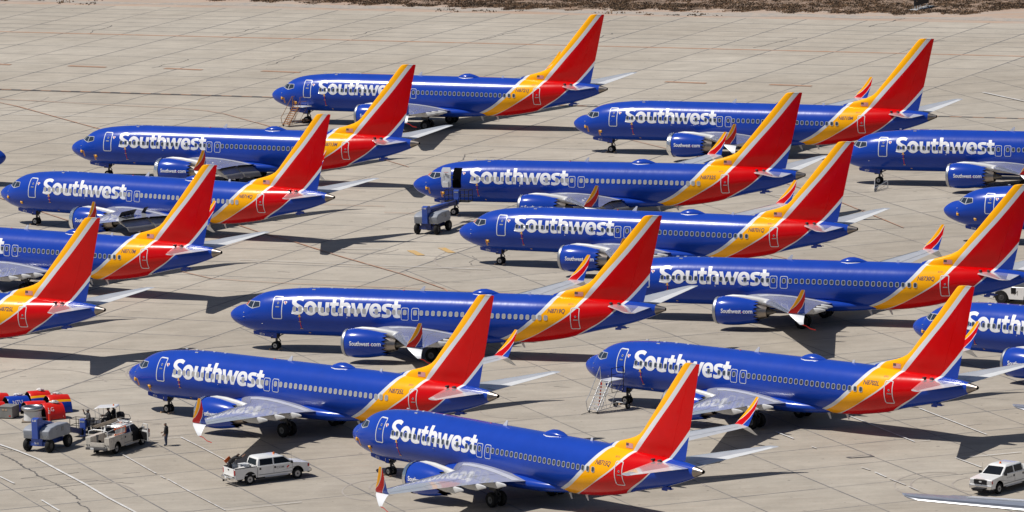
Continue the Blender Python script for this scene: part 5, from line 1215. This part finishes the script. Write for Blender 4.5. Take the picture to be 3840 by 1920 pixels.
        b.path([(rx+.15, -.84, 1.86), (rx+.15, -.4, 2.0), (rx+.15, .4, 2.0), (rx+.15, .84, 1.86)], .028, 6); b.tube((cabb-.2, -.84, zr), (cabb-.2, .84, zr), .024, n=6); b.tube((wb-1.3, -.84, zr+.06), (wb-1.3, .84, zr+.06), .024, n=6)
        b.build('ladder_rack', M['wingw'], r, 0)
        b = MB(); b.box((rx+.35, .2, 1.2), (.12, .12, .5)); b.box((rx+.35, .2, 1.5), (.2, .16, .14)); b.build('vise', M['dgrey'], r, 0, .02)
        # open crew door, right side
        b = MB(); s = -1; xh = x1-.12; P = [(xh, .52), (xh-1.05*0, .52)]
        b2 = Matrix.Translation((xh, s*(hw+.0), 0)) @ Matrix.Rotation(radians(62), 4, 'Z')
        prof = [(-1.1, .5), (0, .5), (0, 1.28), (-.42, 1.84), (-1.02, 1.84), (-1.1, 1.3)]; hole = [(-1.0, 1.34), (-.10, 1.34), (-.46, 1.76), (-.98, 1.76)]
        b.prism([(-1.1, .5), (0, .5), (0, 1.32), (-1.1, 1.32)], 0, -.08, mat=b2); b.box((-1.06, -.04, 1.58), (.07, .06, .54), mat=b2); b.box((-.78, -.04, 1.82), (.62, .06, .06), mat=b2); b.tube((0, -.04, 1.32), (-.48, -.04, 1.84), .035, n=6, mat=b2)
        d = b.build('door', M['whitep'], r, 0, .02); d['label'] = 'door standing wide open'
        b = MB(); b.box((-.55, .035, .9), (.9, .06, .6), mat=b2); b.build('door_lining', M['black'], d, 0)
        b = MB(); b.box((-.2, -.16, 1.42), (.2, .18, .24), mat=b2); b.build('mirror', M['galv'], d, 0, .02)
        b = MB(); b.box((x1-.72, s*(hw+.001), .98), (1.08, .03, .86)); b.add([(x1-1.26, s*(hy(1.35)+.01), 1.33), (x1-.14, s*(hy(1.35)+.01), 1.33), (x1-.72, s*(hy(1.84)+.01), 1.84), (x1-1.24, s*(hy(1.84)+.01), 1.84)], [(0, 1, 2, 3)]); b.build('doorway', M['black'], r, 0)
    b = MB(); b.box((rx-.16, 0, .58), (.2, 2*hw-.1, .18)); b.build('rear_bumper', M['chrome' if not service else 'dgrey'], r, 0, .02)
    b = MB(); b.box((rx-.27, .35 if service else .1, .6), (.01, .3, .15)); b.build('license_plate', M['wingw'], r, 0)
    b = MB(); b.tube((rx-.2, 0, .42), (rx-.5, 0, .40), .035, n=6); b.box((rx-.5, 0, .42), (.1, .1, .14)); b.build('tow_hitch', M['black'], r, 0)
    b = MB(); bx = x1-1.15; b.lathe([(1.93, .085), (1.97, .085), (2.06, .06)], (bx, 0 if not service else .1), 12, 0, 'z', True, True); b.build('beacon', M['beacon'], r, 60)
    b = MB(); b.tube((x1-.05, -.8, 1.3), (x1-.1, -.82, 2.1), .006, n=4); b.build('aerial', M['dgrey'], r, 0)
    return r
p1 = pickup('white crew cab pickup with a loaded bed, parked in front of N8735L', (-20.45, 483.7), radians(28.2), load=True)
c, s = cos(radians(28.2)), sin(radians(28.2))
bm = text_bm('COM', .62, .17, 2.20, .98, offset=.012); o = finish_conform(bm, 'door_lettering', M['mgrey'], p1, lambda x, z: (x, -.992, z), 0)
conform('door_emblem', [([[(2.86, .92), (3.05, 1.18), (3.20, 1.20), (3.02, 1.02)]], 0), ([[(3.02, .98), (3.16, 1.14), (3.28, 1.10), (3.10, .94)]], 1)], [M['letter'], M['redtag']], o, lambda x, z: (x, -.994, z), 0)
p2 = pickup('white crew cab pickup with a black grille at the lower right corner', (36.35, 472.7), radians(229.4), dark_grille=True, wb=3.75)
bm = text_bm('ServiceAir', .75, .10, 0, 0, offset=.0); finish_conform(bm, 'door_lettering', M['mgrey'], p2, lambda x, z: (2.9-x, .992, z+1.02), 0)
p3 = pickup('cream and white utility truck with ladder rack and open front door', (-31.55, 498.1), radians(62), service=True, wb=3.9, group=None)
def on(par, x, y, z): return to_world(par, (x, y, z))
# load of the first pickup
t = thing('plastic_bag', 'crumpled clear plastic sheeting piled in the bed of the loaded pickup', 'plastic sheet', on(p1, -.2, -.35, .75), radians(28), None)
b = MB(); rr = random.Random(5); R = []
for i in range(9):
    a = i/8; R.append([(-1.0+2.0*a+rr.uniform(-.06, .06), (.5*sin(PI*min(1, a+.12)))*cos(2*PI*k/14)+rr.uniform(-.05, .05), .28+(.26*sin(PI*min(1, a+.1)))*sin(2*PI*k/14)+rr.uniform(-.05, .07)) for k in range(14)])
b.loft(R); b.build('sheeting', M['plastic'], t, 0)
t = thing('tool_box', 'flat white toolbox lid at the cab end of the loaded pickup bed', 'toolbox', on(p1, .15, .35, .75), radians(28), None)
b = MB(); b.box((0, 0, .3), (.55, .8, .56)); b.build('box', M['wingw'], t, 0, .02); b = MB(); b.box((0, 0, .62), (.62, .86, .05)); b.build('lid', M['wingw'], t, 0, .01)
person('worker in black leaning over the bed of the loaded pickup holding a barricade', on(p1, -.95, .45, .62), radians(-5), 'lean', 'coatb', 'coatb', group=None)
t = thing('barricade', 'folded grey barricade with an orange striped top held over the pickup bed', 'barricade', on(p1, -.55, .45, 1.05), radians(10), None)
mt = Matrix.Rotation(radians(-35), 4, 'Y') @ Matrix.Rotation(radians(20), 4, 'Z')
b = MB()
for dx in (-.22, 0, .22): b.box((dx, 0, .4), (.08, .04, .8), mat=mt)
for z in (.1, .35, .6): b.box((0, .02, z), (.5, .03, .10), mat=mt)
b.build('frame', M['galv'], t, 0); b = MB(); b.box((0, 0, .92), (.56, .05, .24), mat=mt); b.build('striped_board', M['orange'], t, 0)
# cargo on the second pickup
t = thing('board_pile', 'pinkish boards lying in the bed of the pickup with the black grille', 'boards', on(p2, -.1, 0, .76), radians(229), None)
for k in range(5): b = MB(); b.box((-.1+.1*k, -.4+.2*k, .1+.05*(k % 2)), (1.2, .12, .04)); b.build('board', M['tan'], t, 0)
# on the utility truck
t = thing('step_ladder', 'orange and grey step ladder strapped to the side of the utility truck', 'ladder', on(p3, .55, -.98, 1.46), radians(62), None)
b = MB(); b.box((0, 0, .02), (1.5, .06, .05)); b.box((0, 0, .46), (1.5, .06, .05)); b.build('rail', M['orange'], t, 0)
for k in range(8): b = MB(); b.box((-.66+.19*k, 0, .24), (.09, .05, .42)); b.build('rung', M['galv'], t, 0)
b = MB(); b.box((.76, 0, .26), (.10, .09, .52)); b.box((-.76, 0, .05), (.14, .09, .12)); b.box((-.76, 0, .48), (.14, .09, .12)); b.build('end_cap', M['orange'], t, 0, .01)
t = thing('board_bundle', 'bundle of long weathered boards lying on the rack of the utility truck', 'boards', on(p3, 1.1, .66, 2.05), radians(62), None)
for k in range(5): b = MB(); b.box((.3, -.22+.11*k, .02+.03*(k % 3)), (3.6, .09, .07)); b.build('board', M['wood'], t, 0)
t = thing('folded_frame', 'white folded metal frame lying on the roof rack of the utility truck', 'frame', on(p3, 1.9, -.2, 2.06), radians(62), None)
b = MB(); b.path([(-.8, -.4, 0), (.7, -.4, .02), (.9, .1, .02), (.5, .4, .03), (-.8, .3, .02), (-.8, -.4, 0)], .022, 5); b.path([(-.5, -.4, .02), (.2, .35, .25), (.7, -.4, .02)], .02, 5); b.path([(-.1, -.4, .02), (.0, .3, .22)], .016, 5); b.build('tubing', M['wingw'], t, 0)

# ================================================================ ramp cart with canopy
r = thing('ramp_cart', 'dark open ramp cart with a pale canopy and flat rear deck behind the lift basket', 'cart', (-31.95, 508.7, 0), radians(170))
b = MB(); b.box((0, 0, .48), (3.0, 1.3, .22)); b.box((1.35, 0, .62), (.35, 1.25, .4), taper=(.6, .9)); b.box((-1.05, 0, .68), (1.15, 1.5, .06)); ch = b.build('chassis', M['dgrey'], r, 0, .02)
b = MB(); R = []
for x_, z in ((-.78, 1.76), (-.7, 1.82), (.75, 1.75), (.95, 1.67)): R.append([(x_, -.66, z), (x_, .66, z), (x_, .62, z+.05), (x_, -.62, z+.05)])
b.loft(R); cn = b.build('canopy', M['wingw'], r, 0, .01)
b = MB(); b.lathe([(1.86, .07), (1.96, .05)], (-.45, 0), 10, 0, 'z', True, True); b.build('beacon', M['beacon'], cn, 60)
for x_, y_ in ((.92, .62), (.92, -.62), (-.76, .62), (-.76, -.62), (.55, -.62)):
    b = MB(); b.tube((x_-.06, y_, .6), (x_, y_, 1.72), .02, n=6); b.build('post', M['galv'], r, 0)
b = MB(); b.box((-.25, 0, .72), (.5, 1.15, .25)); b.box((-.52, 0, 1.0), (.1, 1.15, .4)); b.build('seat', M['black'], r, 0, .04)
b = MB(); b.lathe([(-.012, .17), (.012, .19), (.012, .16), (-.012, .17)], (0, 0), 16, 0, 'z', mat=Matrix.Translation((.42, .3, 1.08)) @ Matrix.Rotation(radians(-35), 4, 'Y')); b.tube((.42, .3, 1.08), (.62, .3, .75), .02, n=6); b.build('steering_wheel', M['black'], r, 0)
b = MB()
for s in (-1, 1): b.path([(-1.0, s*.72, .7), (-1.1, s*.72, 1.05), (-1.5, s*.72, 1.0), (-1.62, s*.72, .7)], .022, 6)
b.build('deck_rail', M['mgrey'], r, 0)
for x_ in (-.9, 1.0):
    for s in (-1, 1): wheel('wheel', r, x_, s*.55, .26, .26, .2, s, .5, 16)
person('driver in dark cap and black jacket seated under the cart canopy', on(r, -.15, .28, .38), radians(170), 'sit', 'coatb', 'coatb', 'dgrey', group=None)
person('passenger in a hat and black clothes seated under the cart canopy, farther back', on(r, -.42, -.3, .44), radians(165), 'sit', 'coatb', 'coatb', 'black', group=None)
t = thing('duffel_bag', 'rounded black bag on the deck of the ramp cart', 'bag', on(r, -.95, 0, .72), radians(170))
b = MB(); b.loft([[(x_, h_*.5*cos(2*PI*k/12), .32+h_*.36*sin(2*PI*k/12)) for k in range(12)] for x_, h_ in ((-.32, .5), (-.22, .9), (0, 1), (.22, .9), (.32, .5))]); b.build('bag', M['black'], t, 50)

# ================================================================ engine cowls, crate, inlet barrel, cone
def cowl(loc, ang, R_, L, H_, mats, lab, mark=None):
    t = thing('engine_cowl', lab, 'engine cowl', (loc[0], loc[1], 0), ang, 'removed engine cowls standing on the concrete')
    n = 18; b = MB(); outer = []; inner = []
    def pt(a, rr_, x_, f): return (x_, rr_*f*cos(a), H_/R_*rr_*f*sin(a))
    xs = [-L/2, -L/2+.05, -L/4, 0, L/4, L/2]; fs = [.97, 1, 1.0, .99, .97, .93]
    for x_, f in zip(xs, fs):
        outer.append([pt(PI*i/n, R_, x_, f) for i in range(n+1)]+[pt(PI*i/n, R_-.05, x_, f) for i in range(n, -1, -1)])
    nn = 2*(n+1)
    for k in range(len(xs)-1):
        for i in range(nn):
            j_ = (i+1) % nn; vs = [outer[k][i], outer[k][j_], outer[k+1][j_], outer[k+1][i]]
            if i < n:
                if len(mats) == 1: m = 0
                else: m = 1 if n*.33 < i < n*.70 else 0
                if len(mats) > 2 and i in (5, 13): m = 2
            else: m = len(mats)
            b.add(vs, [(0, 1, 2, 3)], m)
    for ring_ in (outer[0], outer[-1]):
        for i in range(n): b.add([ring_[i], ring_[i+1], ring_[nn-2-i], ring_[nn-1-i]], [(0, 1, 2, 3)], len(mats))
    b.build('panel', [M[q] for q in mats]+[M['black']], t, 40, weld=True)
    if mark:
        bm = text_bm(mark, None, .30, 0, 0, offset=.0)
        def mp(x_, z_):
            ang_ = radians(34)+z_/R_
            return (-.55+x_, -abs((R_+.014)*cos(ang_)), H_/R_*(R_+.014)*sin(ang_))
        finish_conform(bm, 'stencil_lettering', M['wingw'], t, mp, .1)
    b = MB(); b.box((0, 0, .03), (L*.8, 2*R_*1.04, .06)); b.build('skid', M['dgrey'], t, 0)
    return t
a_ = radians(24)
cowl((-36.75, 514.35), a_, 1.0, 1.65, 1.28, ['red'], 'bright red engine cowl nearest the orange delineator post', 'LG')
cowl((-36.5, 517.3), a_, 1.08, 1.8, 1.42, ['blue', 'red', 'yel'], 'blue engine cowl with red and yellow top, rightmost of the group')
cowl((-38.25, 516.3), a_, 1.0, 1.7, 1.12, ['red'], 'plain red engine cowl behind the silver inlet barrel')
cowl((-38.2, 520.0), a_, 1.05, 1.75, 1.32, ['blue', 'red', 'yel'], 'blue engine cowl with red and yellow top at the back of the group')
cowl((-39.85, 518.6), a_, 1.05, 1.8, 1.2, ['blue'], 'all blue engine cowl with white stencilled marks', 'NTU')
cowl((-41.4, 516.2), a_, 1.0, 1.5, 1.2, ['red'], 'dark red engine cowl cut off by the left edge behind the crate')
cowl((-41.5, 521.3), a_, .95, 1.5, 1.0, ['red'], 'small red engine cowl farthest back at the left edge')
def bag(loc, z, sx, lab, seed):
    rr = random.Random(seed); t = thing('plastic_bag', lab, 'plastic bag', (loc[0], loc[1], z), 0); b = MB(); R = []
    for i in range(6):
        a = i/5; R.append([(-sx/2+sx*a+rr.uniform(-.04, .04), .2*sin(PI*(a*.8+.1))*cos(2*PI*k/9)+rr.uniform(-.04, .04), .10+.12*sin(PI*(a*.8+.1))*sin(2*PI*k/9)+rr.uniform(-.03, .05)) for k in range(9)])
    b.loft(R); b.build('bag', M['plastic'], t, 0)
bag((-36.55, 514.3), 1.22, .75, 'clear plastic bundle on the nearest red cowl', 1); bag((-36.6, 517.4), 1.36, .6, 'pinkish plastic bundle on the rightmost blue and red cowl', 2)
bag((-38.0, 520.0), 1.27, .6, 'white plastic bundle on the back blue and red cowl', 3); bag((-39.7, 518.8), 1.14, .7, 'grey plastic bundle on the all blue cowl', 4)
t = thing('crate', 'grey metal crate with a red label at the left edge beside the silver inlet barrel', 'crate', (-40.2, 515.4, 0), radians(-22))
b = MB(); b.box((0, 0, .50), (1.15, 1.3, .86)); bx = b.build('box', M['boxg'], t, 0, .01)
b = MB(); b.box((0, 0, .04), (1.1, 1.25, .07)); b.build('skid', M['black'], t, 0)
b = MB(); b.box((0, 0, .96), (1.22, 1.36, .05)); b.box((0, 0, 1.0), (.7, .5, .06), taper=(.2, .2)); b.build('lid', M['boxg'], t, 0, .01)
b = MB(); b.box((.36, -.655, .24), (.14, .02, .10)); b.build('red_label', M['redtag'], bx, 0)
b = MB(); b.box((-.2, -.66, .72), (.16, .02, .10)); b.box((.05, -.66, .72), (.16, .02, .10)); b.build('latch', M['tan'], bx, 0)
t = thing('inlet_barrel', 'silver engine inlet barrel standing upright with its rounded lip on top', 'engine inlet', (-38.2, 513.45, 0), 0)
b = MB(); b.lathe([(.10, .74), (.5, .69), (.86, .70)], (0, 0), 36, 0, 'z', cap0=True); b.lathe([(.9, .60), (.5, .56)], (0, 0), 36, 1, 'z', cap1=True); b.build('barrel', [M['fair'], M['mgrey']], t, 50)
b = MB(); b.lathe([(.84, .71), (.90, .84), (1.02, .90), (1.14, .87), (1.20, .78), (1.18, .68), (1.08, .61), (.88, .59)], (0, 0), 40, 0, 'z'); b.build('lip', M['metal'], t, 60)
b = MB(); b.box((0, 0, .04), (1.7, 1.6, .08)); b.build('pallet', M['wood'], t, 0)
t = thing('delineator_post', 'tall orange red traffic post with pale bands before the red cowl', 'traffic post', (-36.85, 512.9, 0), 0)
b = MB(); b.lathe([(.0, .13), (.03, .12), (.06, .11), (.62, .085), (.95, .05)], (0, 0), 18, 0, 'z', True, True); o = b.build('post', M['conew'], t, 50)
b = MB(); b.lathe([(.66, .088), (.74, .082)], (0, 0), 18, 0, 'z'); b.lathe([(.82, .072), (.92, .058)], (0, 0), 18, 0, 'z'); b.build('band', M['wingw'], o, 50)

# wheel chocks at the nose wheels
for fl in ('8719', '8735', '8701', '8710', '8732', '8714', '8715', '8702'):
    o = PLANES[fl]; reg = {f[1]: f[0] for f in FLEET}[fl]
    for dx, wd in ((-.42, 'ahead of'), (.42, 'behind')):
        p = to_world(o, (4.1+dx, -.22, 0)); t = MB(); k = .09
        t.prism([(-k, 0), (k, 0), (k*.3, .13), (-k*.3, .13)], -.3, .3); c_ = t.build('wheel_chock', M['tan'], None, 0, .01)
        c_.location = p; c_.rotation_euler = (0, 0, o.rotation_euler.z); tag(c_, 'pale wheel chock %s the nose wheel of airliner %s' % (wd, reg), 'wheel chock', 'chocks at the nose wheels')

# ================================================================ tow tractor, sign
r = thing('tow_tractor', 'low white aircraft tow tractor with big black wheels, behind the right-hand tail', 'tow tractor', (43.3, 555.0, 0), radians(150))
b = MB(); hw = 1.15
def tarch(cx): return [(cx+.72*cos(PI-PI*i/8), .45+.72*sin(PI-PI*i/8)) for i in range(9)]
b.prism([(-2.6, .45)]+tarch(-1.35)+tarch(1.5)+[(2.55, .45), (2.6, 1.35), (2.3, 1.52), (-2.3, 1.55), (-2.6, 1.4)], -hw, hw); bd = b.build('body', M['whitep'], r, 30, .05)
b = MB(); b.box((-.2, 0, 1.60), (3.6, 2.0, .06)); b.box((-1.2, 0, 1.68), (.9, 1.5, .12)); b.build('deck', M['dgrey'], bd, 0)
b = MB(); b.box((1.6, 0, 1.66), (1.0, 1.4, .25)); b.box((.3, hw+.01, 1.2), (.45, .02, .5)); b.build('cockpit_recess', M['black'], bd, 0)
for x_ in (-1.35, 1.5):
    for s in (-1, 1): wheel('wheel', r, x_, s*.95, .62, .62, .42, s, .5, 24, 'strutd')
bm = text_bm('M', .36, .42, 0, 0); finish_conform(bm, 'letter_mark', M['mgrey'], bd, lambda x_, z: (.25-x_, hw+.006, .82+z), 0)
t = thing('taxiway_sign', 'black two panel taxiway sign on pale legs in the dry scrub', 'sign', (48.4, 772.6, 0), radians(58))
for x_, w_, h_, dy in ((.3, 1.0, 1.35, 0), (2.1, 2.4, 1.7, 0)):
    b = MB(); b.box((x_, 0, .45+h_/2), (w_, .14, h_)); b.build('panel', M['signb'], t, 0, .01)
    for dx in (-w_*.35, w_*.35): b = MB(); b.box((x_+dx, 0, .23), (.08, .08, .46)); b.build('leg', M['galv'], t, 0)
b = MB(); b.box((1.5, 0, .03), (4.6, 1.1, .06)); b.build('base_slab', M['wingw'], t, 0)
bm = text_bm('C', .32, .6, .12, .9, offset=.0); finish_conform(bm, 'sign_letter', M['tan'], t, lambda x_, z: (x_, -.078, z), 0)
